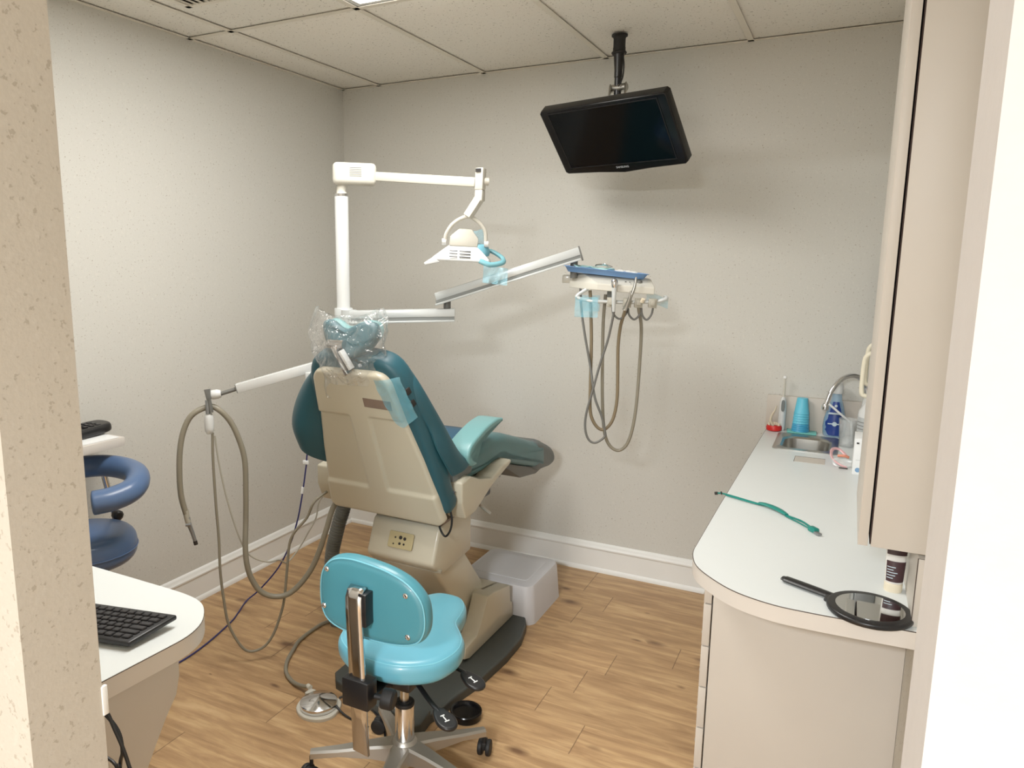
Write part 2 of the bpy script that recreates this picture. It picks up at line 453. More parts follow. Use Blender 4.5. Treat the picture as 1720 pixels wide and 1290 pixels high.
# suspended ceiling: tiles just above the T-bar grid
gx, gy = .2395, -1.072
b = newbm()
xs = [0, gx]+[gx+.61*i for i in range(1, 5)]; xs = [x for x in xs if x < XR]+[XR]
ys = [0, gy, gy-1.22, YF]
slot = {(2, 1)}
for i in range(len(xs)-1):
    for j in range(len(ys)-1):
        if (i, j) in slot: continue
        bbox(b, (xs[i]+.003, ys[j+1]+.003, H+.006), (xs[i+1]-.003, ys[j]-.003, H+.022), .002)
struct('ceiling', b, m_tile)
b = newbm(); bbox(b, (-.05, YF, H+.30), (XR+.05, .05, H+.33)); struct('ceiling_slab', b, m_gap)
b = newbm()
for x in xs[1:-1]: bbox(b, (x-.012, YF, H), (x+.012, 0, H+.002)); bbox(b, (x-.001, YF, H+.002), (x+.001, 0, H+.03))
for y in ys[1:-1]: bbox(b, (0, y-.012, H), (XR, y+.012, H+.002))
bbox(b, (0, -.02, H), (XR, 0, H+.002)); bbox(b, (0, YF, H), (.02, 0, H+.002)); bbox(b, (XR-.02, YF, H), (XR, 0, H+.002))
struct('trim_1', b, m_grid)
b = newbm()
bbox(b, (gx+.61+.02, gy-1.20, H+.03), (gx+1.22-.02, gy-.02, H+.09), .004)
t = thing('ceiling_light', 'bright white fluorescent panel set in the tiled ceiling above the chair', 'ceiling light', (gx+.915, gy-.61, H+.03))
mesh('housing', b, m_white, t)
b = newbm(); bbox(b, (gx+.61+.035, gy-1.19, H+.014), (gx+1.22-.035, gy-.03, H+.022)); mesh('diffuser', b, emit('light_diffuser', (1, .98, .94, 1), 9.), t)
b = newbm()
for y0, y1 in ((gy-.03, gy-.012), (gy-1.208, gy-1.19)): bbox(b, (gx+.622, y0, H+.004), (gx+1.208, y1, H+.02))
for x0, x1 in ((gx+.622, gx+.645), (gx+1.185, gx+1.208)): bbox(b, (x0, gy-1.19, H+.004), (x1, gy-.03, H+.02))
mesh('frame', b, m_white, t)
# air vent near the left wall
t = thing('ceiling_vent', 'grey slotted air vent in a ceiling tile near the left wall', 'vent', (.5, -1.6, H))
b = newbm(); bbox(b, (.33, -1.84, H+.0045), (.67, -1.372, H+.0058)); mesh('backing', b, m_dark, t)
b = newbm()
for i in range(12): box(b, (.345+i*.0275, -1.606, H+.001), (.014, .46, .004), Mx.Rotation(.3, 3, 'Y'))
mesh('slats', b, m_grid, t)
b = newbm()
bbox(b, (.31, -1.86, H-.001), (.332, -1.355, H+.004)); bbox(b, (.668, -1.86, H-.001), (.69, -1.355, H+.004))
bbox(b, (.31, -1.375, H-.001), (.69, -1.355, H+.004)); bbox(b, (.31, -1.86, H-.001), (.69, -1.84, H+.004))
mesh('frame', b, m_grid, t)
# baseboards: moulded profile (distance from wall, height)
prof = [(0, 0), (.022, 0), (.022, .008), (.018, .018), (.013, .022), (.013, .112), (.018, .118), (.018, .124), (.012, .130), (.010, .138), (.005, .146), (0, .148)]
b = newbm(); prism(b, [(-d, z) for d, z in prof], MYZ(0), 2.26); struct('baseboard_back', b, m_trim)
b = newbm(); prism(b, prof, Mx(((1, 0, 0, 0), (0, 0, -1, 0), (0, 1, 0, 0), (0, 0, 0, 1))), 2.75); struct('baseboard_left', b, m_trim)
b = newbm(); bbox(b, (JL-.004, -2.752, .812), (JL+.0025, -2.742, .862), .001); struct('trim_2', b, m_trim)

# ------------------------------------------------------------------ right counter
CZ = .82; CT = .038
top = [(XR-.004, -.004), (2.243, -.004), (2.225, -1.213), (2.222, -1.55), (2.224, -1.62), (2.246, -1.696), (2.296, -1.759), (2.353, -1.804), (2.427, -1.829), (2.495, -1.832), (2.56, -1.83), (XR-.004, -1.822)]
edge = [(p.x, p.y) for p in catmull([(x, y, 0) for x, y in top[3:11]], 5)]
outl = top[:3]+edge+[top[11]]
ct = thing('countertop', 'white laminate countertop with a rounded near corner along the right wall', 'countertop', (2.45, -1.0, CZ-CT))
SX0, SX1, SY0, SY1 = 2.315, 2.505, -.375, -.115     # sink cut-out
b = newbm()
# top surface with a rectangular hole for the sink, built from strips
def poly(bm, pts, z): bm.faces.new([bm.verts.new((x, y, z)) for x, y in pts])
far = [p for p in outl if p[1] > SY0]; near = [p for p in outl if p[1] <= SY0]
xl = lambda y: 2.243+(2.225-2.243)*(y+.004)/(-1.209)
for z in (CZ, CZ-CT):
    poly(b, [(XR-.004, -.004), (xl(-.004), -.004), (xl(SY1), SY1), (XR-.004, SY1)], z)
    poly(b, [(xl(SY1), SY1), (xl(SY0), SY0), (SX0, SY0), (SX0, SY1)], z)
    poly(b, [(SX1, SY1), (SX1, SY0), (XR-.004, SY0), (XR-.004, SY1)], z)
    poly(b, [(XR-.004, SY0), (xl(SY0), SY0)]+near, z)
mesh('worktop', b, m_lam, ct, sharp=30)
b = newbm()
n = len(outl)
E2 = outl[1:]
for (x0, y0), (x1, y1) in zip(E2[:-1], E2[1:]):
    vs = [b.verts.new(p) for p in ((x0, y0, CZ-.0015), (x1, y1, CZ-.0015), (x1, y1, CZ-CT), (x0, y0, CZ-CT))]; b.faces.new(vs)
bmesh.ops.remove_doubles(b, verts=b.verts, dist=1e-5)
mesh('edge_band', b, m_edge, ct)
b = newbm(); tube(b, [(x, y, CZ-.0008) for x, y in E2], .0011, 6, 0); mesh('edge_seam', b, m_lamline, ct)
b = newbm(); bbox(b, (2.236, -.020, CZ), (XR-.02, -.002, .967), .002); mesh('backsplash', b, m_cab, ct)
b = newbm(); bbox(b, (XR-.020, -1.80, CZ), (XR-.002, -.002, .963), .0015); mesh('side_splash', b, m_cab, ct)
b = newbm(); tube(b, [(XR-.0205, -1.8005, CZ), (XR-.0205, -1.8005, .963), (XR-.002, -1.8005, .963)], .001, 6, 0); mesh('splash_seam', b, m_lamline, ct)
# round-edged cut-out slot in front of the sink
b = newbm(); bbox(b, (2.385, -.560, CZ+.0002), (2.486, -.480, CZ+.0012)); mesh('access_plate', b, m_cab, ct)
b = newbm(); tube(b, [(2.385, -.56, CZ+.001), (2.385, -.48, CZ+.001), (2.486, -.48, CZ+.001)], .0012, 6, 0); mesh('plate_seam', b, m_lamline, ct)

cab = thing('base_cabinet', 'beige laminate drawer cabinet under the right countertop', 'cabinet', (2.48, -.8, 0))
b = newbm(); bbox(b, (2.270, -1.55, .0), (XR-.0005, -1.532, CZ-CT-.001), .001); mesh('end_panel', b, m_cab, cab)
b = newbm(); bbox(b, (2.275, -1.53, .09), (2.285, -.01, CZ-CT-.002)); bbox(b, (2.30, -1.53, 0), (2.31, -.01, .09)); mesh('carcass', b, m_cabdark, cab)
for z0, z1 in ((.10, .186), (.190, .306), (.310, .424), (.428, .541), (.545, .659), (.663, .774)):
    b = newbm(); bbox(b, (2.247, -1.548, z0), (2.266, -1.06, z1), .001); d = mesh('drawer', b, m_cab, cab)
    b = newbm(); tube(b, [(2.247, -1.36, (z0+z1)/2), (2.222, -1.36, (z0+z1)/2), (2.222, -1.25, (z0+z1)/2), (2.247, -1.25, (z0+z1)/2)], .004, 8, 0); mesh('handle', b, m_steel, d)
for y0, y1 in ((-1.055, -.54), (-.535, -.03)):
    b = newbm(); bbox(b, (2.247, y0, .10), (2.266, y1, .774), .001); d = mesh('door', b, m_cab, cab)
    b = newbm(); tube(b, [(2.247, y1-.05, .60), (2.222, y1-.05, .60), (2.222, y1-.05, .70), (2.247, y1-.05, .70)], .004, 8, 0); mesh('handle', b, m_steel, d)

uc = thing('wall_cabinet', 'tall beige laminate wall cabinet hanging above the right countertop', 'cabinet', (2.64, -1.6, .972))
b = newbm(); bbox(b, (2.596, -1.80, .972), (XR-.003, -1.42, 2.36), .001); mesh('carcass', b, m_cab, uc)
b = newbm(); bbox(b, (2.5935, -1.797, .976), (2.596, -1.42, 2.355)); mesh('door_gap', b, m_cabdark, uc)
b = newbm(); bbox(b, (2.5725, -1.80, .972), (2.5905, -1.422, 2.36), .001); mesh('door', b, m_cab, uc)

# sink
sk = thing('sink', 'small stainless steel basin sunk in the countertop by the back wall', 'sink', (2.41, -.24, CZ))
b = newbm()
R0 = rrect(2.296, -.395, 2.524, -.093, .02); R1 = rrect(2.320, -.368, 2.500, -.150, .045)
R2 = rrect(2.328, -.360, 2.492, -.158, .045); R3 = rrect(2.34, -.348, 2.48, -.17, .04)
grid(b, [[(x, y, z) for x, y in R] for R, z in ((R0, CZ+.0005), (R0, CZ+.003), (R1, CZ+.004), (R2, CZ-.003), (R3, CZ-.12))], True)
b.faces.new([b.verts.new((x, y, CZ-.12)) for x, y in R3])
mesh('basin', b, m_steel, sk)
b = newbm(); lathe(b, [(.0, -.0), (.022, 0), (.024, .002), (.018, .003), (0, .002)], (2.41, -.26, CZ-.12)); mesh('drain', b, m_chrome, sk)

fc = thing('faucet', 'chrome gooseneck faucet arching over the sink', 'faucet', (2.60, -.07, CZ))
b = newbm(); tube(b, [(2.612, -.07, .86), (2.612, -.07, .97), (2.605, -.074, 1.04), (2.58, -.085, 1.075), (2.548, -.10, 1.085), (2.513, -.12, 1.069), (2.483, -.138, 1.025), (2.470, -.147, .985), (2.466, -.15, .968)], .0095, 14); mesh('spout', b, m_chrome, fc)
b = newbm(); lathe(b, [(.012, 0), (.013, .004), (.013, .02), (.0105, .024)], (2.465, -.151, .946)); mesh('aerator', b, m_chrome, fc)
b = newbm(); lathe(b, [(.03, 0), (.03, .008), (.018, .016), (.015, .045)], (2.612, -.07, CZ)); mesh('base', b, m_chrome, fc)
b = newbm(); tube(b, [(2.612, -.07, .845), (2.64, -.10, .87), (2.655, -.13, .875)], .006, 10); mesh('handle', b, m_chrome, fc)

# things on the counter
t = thing('tooth_model', 'red round dish holding cream model teeth beside the backsplash', 'dental model', (2.274, -.057, CZ))
b = newbm(); lathe(b, [(.024, 0), (.031, .004), (.032, .016), (.028, .024), (.024, .024), (.022, .012), (0, .010)], (2.274, -.057, CZ)); mesh('dish', b, m_red, t)
b = newbm()
for i in range(11):
    a = PI*(i/10)*1.3-.4
    box(b, (2.274+.0215*math.cos(a), -.057+.0215*math.sin(a), CZ+.026), (.007, .008, .014), Mx.Rotation(a, 3, 'Z'), .002)
mesh('teeth', b, m_creamt, t)
b = newbm(); tube(b, [(2.268, -.045, .835), (2.258, -.045, .86), (2.262, -.043, .885), (2.272, -.042, .905), (2.276, -.042, .925)], lambda s: .009*(1-s*.75)+.001, 10, flat=.6); mesh('root_model', b, m_creamt, t)
t = thing('electric_toothbrush', 'white electric toothbrush standing upright behind the red dish', 'toothbrush', (2.298, -.04, CZ))
b = newbm(); lathe(b, [(.012, 0), (.0145, .01), (.015, .08), (.013, .125), (.009, .14), (.006, .146)], (2.301, -.040, CZ)); mesh('handle', b, m_white, t)
b = newbm(); slab(b, sm2([(-.006, -.02), (.006, -.02), (.006, .02), (-.006, .02)]), .004, .001, Mx.Translation((2.303, -.0555, .93)) @ Mx.Rotation(PI/2, 4, 'X')); mesh('grip_button', b, m_greyv, t)
b = newbm(); tube(b, [(2.301, -.04, .965), (2.301, -.04, 1.02), (2.300, -.042, 1.045)], lambda s: .0055-.003*s, 8); mesh('neck', b, m_offw, t)
b = newbm(); box(b, (2.301, -.047, 1.052), (.011, .016, .010), None, .002); mesh('bristles', b, m_paper, t)
t = thing('mint_sheet', 'mint green flat tray under the stack of blue cups', 'tray')
bpy.data.objects.remove(t)
b = newbm(); prism(b, [(2.322, -.022), (2.328, -.085), (2.44, -.088), (2.438, -.022)], Mx.Translation((0, 0, CZ+.003)), .005, .001); single('cup_tray', b, m_mat_, 'mint green flat tray under the stacked blue cups', 'tray')
# stack of plastic cups: each one a cup
z = CZ+.008
for i in range(9):
    zz = z+i*.0085 if i < 4 else z+.034+(i-4)*.0105
    s = 1.0-.018*i
    b = newbm()
    lathe(b, [(.0335*s, 0), (.0358*s, .0015), (.0335*s, .004), (.0245*s, .066), (.022*s, .0665), (0, .0665)], (2.376, -.052, zz), n=28)
    lathe(b, [(.0325*s, .001), (.0235*s, .064)], (2.376, -.052, zz), n=28)
    lab = ('deeper blue plastic cup low in the upturned stack beside the sink' if i < 4 else 'light blue plastic cup in the upper part of the upturned stack beside the sink')
    single('plastic_cup', b, m_cup2 if i < 4 else m_cup, lab, 'cup', 'upturned plastic cups stacked beside the sink')
t = thing('mouthwash_bottle', 'clear bottle with dark blue label and white cap behind the sink', 'bottle', (2.503, -.055, CZ))
b = newbm(); lathe(b, [(.036, 0), (.042, .006), (.045, .04), (.042, .075), (.030, .125), (.021, .155), (.019, .17), (.019, .182)], (2.503, -.055, CZ), sy=.62); mesh('body', b, film('mouthwash_plastic', srgb(150, 190, 220), .55, .08, gl=.5), t)
b = newbm(); rows = []
for zz, w in ((.008, .036), (.03, .0405), (.06, .0405), (.09, .034), (.12, .027), (.148, .019)):
    rows.append([(2.503+w*math.sin(a), -.055-(w*.72)*math.cos(a)-.0015, CZ+zz) for a in [(-70+14*k)*PI/180 for k in range(11)]])
grid(b, rows); mesh('front_label', b, m_labelblue, t)
b = newbm()
bbox(b, (2.503-.026, -.0860, CZ+.098), (2.503+.026, -.0758, CZ+.104))
mesh('label_band', b, m_star, t); b = newbm()
bbox(b, (2.478, -.0880, CZ+.056), (2.528, -.0845, CZ+.060))
mesh('label_lines', b, m_star, t)
b = newbm(); lathe(b, [(.009, 0), (.009, .0015)], (2.503, -.0868, CZ+.058), (0, -1, 0), 20); mesh('label_emblem', b, m_star, t)
b = newbm(); lathe(b, [(.0055, 0), (.0055, .0015)], (2.503, -.0775, CZ+.132), (0, -1, 0), 16)
mesh('label_emblem', b, m_star, t)
b = newbm(); lathe(b, [(.021, 0), (.022, .004), (.020, .026), (.016, .042), (.014, .044)], (2.505, -.055, CZ+.182)); mesh('cap', b, m_white, t)
t = thing('clear_cup', 'clear plastic cup at the right end of the sink', 'cup', (2.552, -.20, CZ))
b = newbm(); lathe(b, [(.0, 0), (.026, 0), (.035, .11), (.034, .11), (.025, .003), (0, .003)], (2.552, -.22, CZ)); mesh('cup_wall', b, m_clear, t)
b = newbm(); tube(b, [(2.562, -.215, .915), (2.53, -.236, .943), (2.479, -.25, .988)], .0042, 8); tube(b, [(2.562, -.215, .915), (2.572, -.208, .83)], .0042, 8)
single('suction_tip', b, m_paper, 'white bent plastic straw leaning out of the clear cup', 'suction tip')
# pump jugs
def jug(x, y, s, lab):
    t = thing('pump_jug', lab, 'jug', (x, y, CZ))
    b = newbm(); lathe(b, [(.040, 0), (.045, .006), (.045, .17*s), (.043, .185*s), (.022, .222*s), (.018, .226*s), (.018, .235*s)], (x, y, CZ)); mesh('body', b, m_white, t)
    b = newbm(); rows = [[(x+.0456*math.sin(a), y-.0456*math.cos(a), CZ+zz*s) for a in [(-100+20*k)*PI/180 for k in range(11)]] for zz in (.06, .165)]
    grid(b, rows); l = mesh('paper_label', b, m_labelgrey, t)
    b = newbm()
    for k in range(7):
        rows = [[(x+.0462*math.sin(a), y-.0462*math.cos(a), CZ+(.075+k*.012+dz)*s) for a in [(-75+15*j)*PI/180 for j in range(9 if k % 3 else 6)]] for dz in (0, .0025)]
        grid(b, rows)
    mesh('label_print', b, m_hosed, l)
    b = newbm()
    hz = CZ+.235*s
    tube(b, [(x-.030, y, hz+.004), (x-.041, y, hz+.02), (x-.041, y, hz+.12), (x-.034, y, hz+.148), (x-.015, y, hz+.158), (x+.018, y, hz+.158), (x+.03, y, hz+.14), (x+.03, y, hz+.03), (x+.02, y, hz+.004), (x-.005, y, hz-.002), (x-.03, y, hz+.004)], .008, 10)
    mesh('handle', b, m_handle, t)
    b = newbm(); cyl(b, (x, y, CZ+.23*s), (x, y, CZ+.235*s+.10), .010); box(b, (x, y, hz+.10), (.03, .03, .035), None, .005); mesh('pump', b, m_labelgrey, t)
    return t
jug(2.622, -.45, 1.02, 'near white jug with ivory loop handle behind the white box')
jug(2.634, -.30, 1.10, 'far white jug whose ivory loop handle stands higher, behind the near jug')
t = thing('carton', 'white upright carton with small blue emblem at the end of the wall cabinet', 'carton', (2.62, -.59, CZ))
b = newbm(); bbox(b, (2.572, -.641, CZ), (2.675, -.52, .945), .001); mesh('carton_body', b, m_paper, t)
b = newbm(); lathe(b, [(.008, 0), (.008, .001)], (2.588, -.641, .836), (0, -1, 0), 20, 1.); mesh('emblem', b, mat('pale_blue_print', srgb(120, 160, 200), .5), t)
b = newbm(); bbox(b, (2.58, -.6415, .87), (2.64, -.641, .871)); mesh('fold_line', b, m_labelgrey, t)
b = newbm(); bbox(b, (2.578, -.6425, .927), (2.586, -.641, .932)); mesh('tear_hole', b, m_dark, t)
# goggles
t = thing('goggles', 'pink framed clear safety goggles lying by the white carton', 'goggles', (2.53, -.5, CZ))
b = newbm(); tube(b, [(2.552, -.44, .835), (2.53, -.42, .85), (2.509, -.44, .855), (2.503, -.49, .848), (2.512, -.545, .84), (2.535, -.585, .833), (2.556, -.59, .828)], .006, 8, flat=.55); mesh('strap', b, m_pink, t)
b = newbm(); slab(b, sm2([(-.027, -.012), (0, -.016), (.027, -.012), (.03, .010), (0, .014), (-.03, .010)]), .004, .0015, Mx.Translation((2.540, -.56, .836)) @ Mx.Rotation(1.25, 4, 'X')); mesh('lens', b, m_clear, t)
b = newbm(); tube(b, [(2.525, -.50, .845), (2.545, -.505, .848), (2.560, -.50, .843)], .005, 8); mesh('nose_piece', b, m_orange, t)
b = newbm(); box(b, (2.545, -.6, .826), (.028, .004, .004)); mesh('vent', b, m_dark, t)
# loupe strap
b = newbm()
tube(b, [(2.203, -1.102, .825), (2.231, -1.103, .825), (2.331, -1.150, .824), (2.368, -1.170, .825), (2.407, -1.219, .825), (2.448, -1.251, .825), (2.477, -1.298, .825), (2.484, -1.315, .826)], .0028, 8)
tube(b, [(2.228, -1.108, .824), (2.300, -1.143, .824), (2.331, -1.155, .824)], .002, 8)
tube(b, [(2.407, -1.225, .824), (2.44, -1.262, .824), (2.470, -1.300, .824)], .002, 8)
t = thing('glasses_strap', 'teal green silicone glasses strap laid across the countertop', 'strap', (2.35, -1.2, CZ)); mesh('cord', b, m_green, t)
b = newbm(); tube(b, [(2.328, -1.148, .827), (2.345, -1.156, .828), (2.368, -1.172, .828), (2.39, -1.196, .828), (2.409, -1.222, .827)], lambda s: .004+.006*math.sin(PI*min(max(s, .03), .97))**.4, 10, flat=.5); mesh('float_pad', b, m_green, t)
b = newbm(); box(b, (2.482, -1.315, .827), (.018, .028, .014), Mx.Rotation(.7, 3, 'Z'), .004); mesh('toggle', b, m_green, t)
b = newbm(); box(b, (2.493, -1.336, .825), (.012, .02, .006), Mx.Rotation(.7, 3, 'Z'), .002); mesh('end_loop', b, m_greymetal, t)
b = newbm(); tube(b, [(2.203, -1.102, .825), (2.195, -1.101, .823)], .005, 8, 0); tube(b, [(2.215, -1.103, .825), (2.212, -1.09, .826)], .003, 8, 0); mesh('hook', b, m_dark, t)
# hand mirror
t = thing('hand_mirror', 'round black hand mirror lying at the near corner of the countertop', 'mirror', (2.60, -1.78, CZ))
mc = V((2.607, -1.775, CZ+.001)); out = []
for k in range(40):
    a = 2*PI*k/40; out.append((.081*math.cos(a), .083*math.sin(a)))
b = newbm(); slab(b, out, .012, .005, Mx.Translation(mc)); mesh('rim', b, m_black, t)
b = newbm(); d = (V((2.436, -1.690, 0))-V((2.607, -1.775, 0))).normalized()
h0 = V((2.607, -1.775, CZ+.007))+d*.074
tube(b, [h0, h0+d*.03, h0+d*.06, h0+d*.10, h0+d*.118], lambda s: (.013+.001*math.sin(s*PI)) if s < .9 else .010, 12, flat=.42)
tube(b, [h0-d*.01+V((-.02, -.022, 0)), h0+d*.012, h0+d*.04], .009, 10, flat=.5); tube(b, [h0-d*.01+V((.02, .022, 0)), h0+d*.012, h0+d*.04], .009, 10, flat=.5)
mesh('handle', b, m_black, t)
b = newbm(); lathe(b, [(.064, 0), (.064, .0012), (0, .0012)], (mc.x, mc.y, CZ+.0125), n=40); mesh('mirror_face', b, m_mirror, t)
# lotion tube standing on its cap
t = thing('lotion_tube', 'dark plum and white lotion tube standing on its cap under the wall cabinet', 'tube', (2.655, -1.63, CZ))
b = newbm(); lathe(b, [(.0175, 0), (.018, .003), (.018, .018), (.016, .020)], (2.655, -1.625, CZ), n=28); mesh('cap', b, m_creamt, t)
tb = Mx.Translation((2.655, -1.625, CZ+.02))
def tubesec(z, w=.0215):
    f = z/.12; ry = .0165*(1-f)+.0015*f; rx = .0175*(1-f)+.022*f
    return [(2.655+rx*math.cos(2*PI*k/28), -1.625+ry*math.sin(2*PI*k/28), CZ+.02+z) for k in range(28)]
b = newbm(); grid(b, [tubesec(z) for z in (0, .02, .05, .09, .12)], True); mesh('body', b, m_tubew, t)
def lab(z0, z1, m, nm, a0=-150, a1=10, ex=.0006):
    b = newbm(); rows = []
    for i in range(5):
        z = z0+(z1-z0)*i/4; f = z/.12; ry = .0165*(1-f)+.0015*f+ex; rx = .0175*(1-f)+.022*f+ex
        rows.append([(2.655+rx*math.cos(a), -1.625+ry*math.sin(a), CZ+.02+z) for a in [math.radians(a0+(a1-a0)*k/16) for k in range(17)]])
    grid(b, rows); return mesh(nm, b, m, t)
lab(.004, .050, m_plum, 'lower_label'); lab(.064, .116, m_plum, 'upper_label')
for k in range(5): lab(.012+.006*k, .0135+.006*k, m_star, 'label_line', -140, -100+12*(k % 3), .0012)
# towel dispenser on the right wall, hook
t = thing('towel_dispenser', 'narrow grey dispenser on the right wall above the jugs', 'dispenser', (2.66, -.2, 1.2))
b = newbm(); bbox(b, (2.628, -.30, 1.20), (XR-.002, -.06, 1.535), .004); mesh('cabinet', b, m_greymetal, t)
b = newbm(); bbox(b, (2.617, -.296, 1.205), (2.626, -.064, 1.530), .002); mesh('front_cover', b, m_labelgrey, t)
b = newbm(); bbox(b, (2.66, -.20, 1.60), (XR-.001, -.17, 1.62), .003); tube(b, [(2.665, -.185, 1.61), (2.63, -.185, 1.61), (2.618, -.185, 1.60), (2.62, -.185, 1.575)], .004, 8); single('wall_hook', b, m_offw, 'tiny ivory hook on the right wall above the grey dispenser', 'hook')

# ------------------------------------------------------------------ monitor on ceiling mount
tc_ = V((1.642, -.501, 2.009)); ya, ti = -.267, .744
nrm = V((math.sin(ya)*math.cos(ti), -math.cos(ya)*math.cos(ti), -math.sin(ti)))
rgt = (-nrm).cross(V((0, 0, 1))).normalized(); upv = rgt.cross(-nrm)
TM = Mx.Translation(tc_) @ Mx((rgt, upv, nrm)).transposed().to_4x4()     # local x right, y up, z towards viewer
tv = thing('monitor', 'black flat monitor tilted down on a black ceiling pole', 'monitor', (1.613, -.338, H))
W2, H2 = .2775, .1525
ol = [(W2-.01, H2), (-W2+.01, H2), (-W2, H2-.01), (-W2, -H2+.01), (-W2+.012, -H2), (-.12, -H2-.006), (0, -H2-.016), (.12, -H2-.006), (W2-.012, -H2), (W2, -H2+.01), (W2, H2-.01)]
b = newbm(); slab(b, ol, .045, .006, TM @ Mx.Translation((0, 0, -.045))); mesh('casing', b, m_gloss, tv)
b = newbm(); box(b, (0, 0, -.055), (.36, .20, .03), None, .01); b.transform(TM); mesh('rear_housing', b, m_black, tv)
b = newbm(); box(b, (0, .008, .0005), (.47, .258, .002)); b.transform(TM); scn = mesh('screen', b, m_screen, tv)
b = newbm()
for x0, y0, x1, y1 in ((-.237, .136, .237, .139), (-.237, -.124, .237, -.121), (-.240, -.124, -.237, .139), (.237, -.124, .240, .139)): bbox(b, (x0, y0, 0), (x1, y1, .003))
b.transform(TM); mesh('bezel_lip', b, m_black, tv)
text('lettering', 'SAMSUNG', .0125, TM @ Mx.Translation((0, -.139, .0008)), mat('silver_letters', srgb(190, 194, 198), .3, .3), tv)
px, py = 1.613, -.338
b = newbm(); lathe(b, [(.024, -.055), (.024, -.030), (.024, -.015), (.026, -.01), (.032, -.006), (.032, 0)], (px, py, H-.001)); lathe(b, [(.028, 0), (.031, .006), (.026, .012)], (px, py, H-.075)); cyl(b, (px, py, H-.07), (px, py, H-.05), .025)
mesh('ceiling_cup', b, m_blackr, tv)
b = newbm(); lathe(b, [(.0145, 0), (.0145, .07), (.0165, .072), (.0165, .10), (.022, .165)], (px, py, H-.235)); mesh('pole', b, m_black, tv)
b = newbm(); tube(b, [(px+.018, py-.01, H-.075), (px+.026, py-.015, H-.12), (px+.024, py-.02, H-.17), (px+.012, py-.03, H-.205)], .003, 8); mesh('signal_cable', b, m_black, tv)
b = newbm(); bk = tc_-nrm*.07
cyl(b, V((px, py, H-.205))-rgt*.034, V((px, py, H-.205))+rgt*.04, .016)
beam(b, V((px, py, H-.200))-rgt*.034, bk+upv*.05-rgt*.034, .007, .036, .001); beam(b, V((px, py, H-.200))+rgt*.038, bk+upv*.05+rgt*.038, .007, .036, .001)
box(b, bk+upv*.03, (.10, .10, .012), Mx((rgt, upv, nrm)).transposed(), .002)
mesh('tilt_bracket', b, m_steel, tv)

# ------------------------------------------------------------------ dental light on a pole
PX, PY = .742, -1.04
dl = thing('dental_light', 'off-white dental operatory light on a tall white pole behind the headrest', 'dental light', (PX, PY, 0))
b = newbm(); cyl(b, (PX, PY, .66), (PX, PY, 1.775), .0265, 28, .002); mesh('pole', b, m_white, dl)
b = newbm(); beam(b, (PX-.02, PY, .70), (.80, -1.03, .70), .07, .09, .01); beam(b, (.80, -1.03, .70), (.93, -.98, .66), .06, .06, .01); mesh('chair_mount', b, m_cream, dl)
b = newbm(); cyl(b, (PX, PY, 1.775), (PX, PY, 1.785), .0255, 28); mesh('collar', b, m_chrome, dl)
b = newbm(); tube(b, [(PX, PY, 1.785), (PX, PY, 1.80), (PX+.006, PY+.003, 1.832)], lambda s: .022-.004*math.sin(s*PI), 20); mesh('neck', b, m_offw, dl)
da = V((.877, .121, 0)).normalized()
A0 = V((.716, -1.058, 1.86)); A1 = V((.852, -.962, 1.857)); dd = (A1-A0).normalized()
b = newbm(); box(b, (A0+A1)/2+V((0, 0, 0)), ((A1-A0).length, .075, .084), basis(A1-A0), .018, 4); hs = mesh('arm_housing', b, m_offw, dl)
sid = V((dd.y, -dd.x, 0))
b = newbm()
for k in range(6): box(b, (A0+A1)/2+dd*.004+sid*.0378+V((0, 0, .022-.0062*k)), (.045, .0012, .0022), basis(dd))
mesh('vent_grille', b, m_groove, hs)
b = newbm(); beam(b, A1-dd*.02+V((0, 0, -.004)), V((1.288, -.968, 1.812)), .026, .034, .005); mesh('arm', b, m_offw, dl)
b = newbm(); beam(b, (1.304, -.962, 1.862), (1.3025, -.964, 1.785), .030, .032, .004, (1, 0, 0)); cyl(b, (1.312, -.955, 1.815), (1.326, -.945, 1.815), .014); mesh('pivot', b, m_offw, dl)
b = newbm(); box(b, (1.302, -.979, 1.853), (.020, .006, .012)); mesh('pivot_slot', b, m_dark, dl)
b = newbm(); beam(b, (1.3025, -.964, 1.785), (1.302, -.965, 1.745), .028, .030, .003, (1, 0, 0)); beam(b, (1.302, -.965, 1.757), (1.262, -.982, 1.690), .028, .03, .004, (1, 0, 0)); mesh('drop_arm', b, m_offw, dl)
LM = Mx(((.88, -.47, 0, 1.24), (.47, .88, 0, -.995), (0, 0, 1, 1.53), (0, 0, 0, 1))) @ Mx.Rotation(.05, 4, 'Y')
hd = newbm()
lo = [(-.105, -.01), (.105, -.02), (.118, .09), (-.10, .09)]; hi = [(-.045, .015), (.06, .015), (.06, .08), (-.045, .08)]
L2 = [[(x, y, 0) for x, y in lo], [(x, y, .010) for x, y in lo], [(x, y, .058) for x, y in hi]]
vv = [[hd.verts.new(p) for p in r] for r in L2]
for a, c in zip(vv[:-1], vv[1:]):
    for i in range(4): hd.faces.new((a[i], a[(i+1) % 4], c[(i+1) % 4], c[i]))
hd.faces.new(vv[0][::-1]); hd.faces.new(vv[-1])
bmesh.ops.bevel(hd, geom=hd.edges[:], offset=.004, segments=2, affect='EDGES', profile=.5)
hd.transform(LM); mesh('lamp_head', hd, m_white, dl)
b = newbm()
for k in range(3):
    for x0, x1 in ((-.042, -.012), (-.006, .036)):
        zz = .016+k*.0105; yy = -.015+.030*(zz-.010)/.048-.0042
        box(b, ((x0+x1)/2, yy, zz), (x1-x0, .003, .0032))
b.transform(LM); mesh('cooling_slots', b, m_dark, dl)
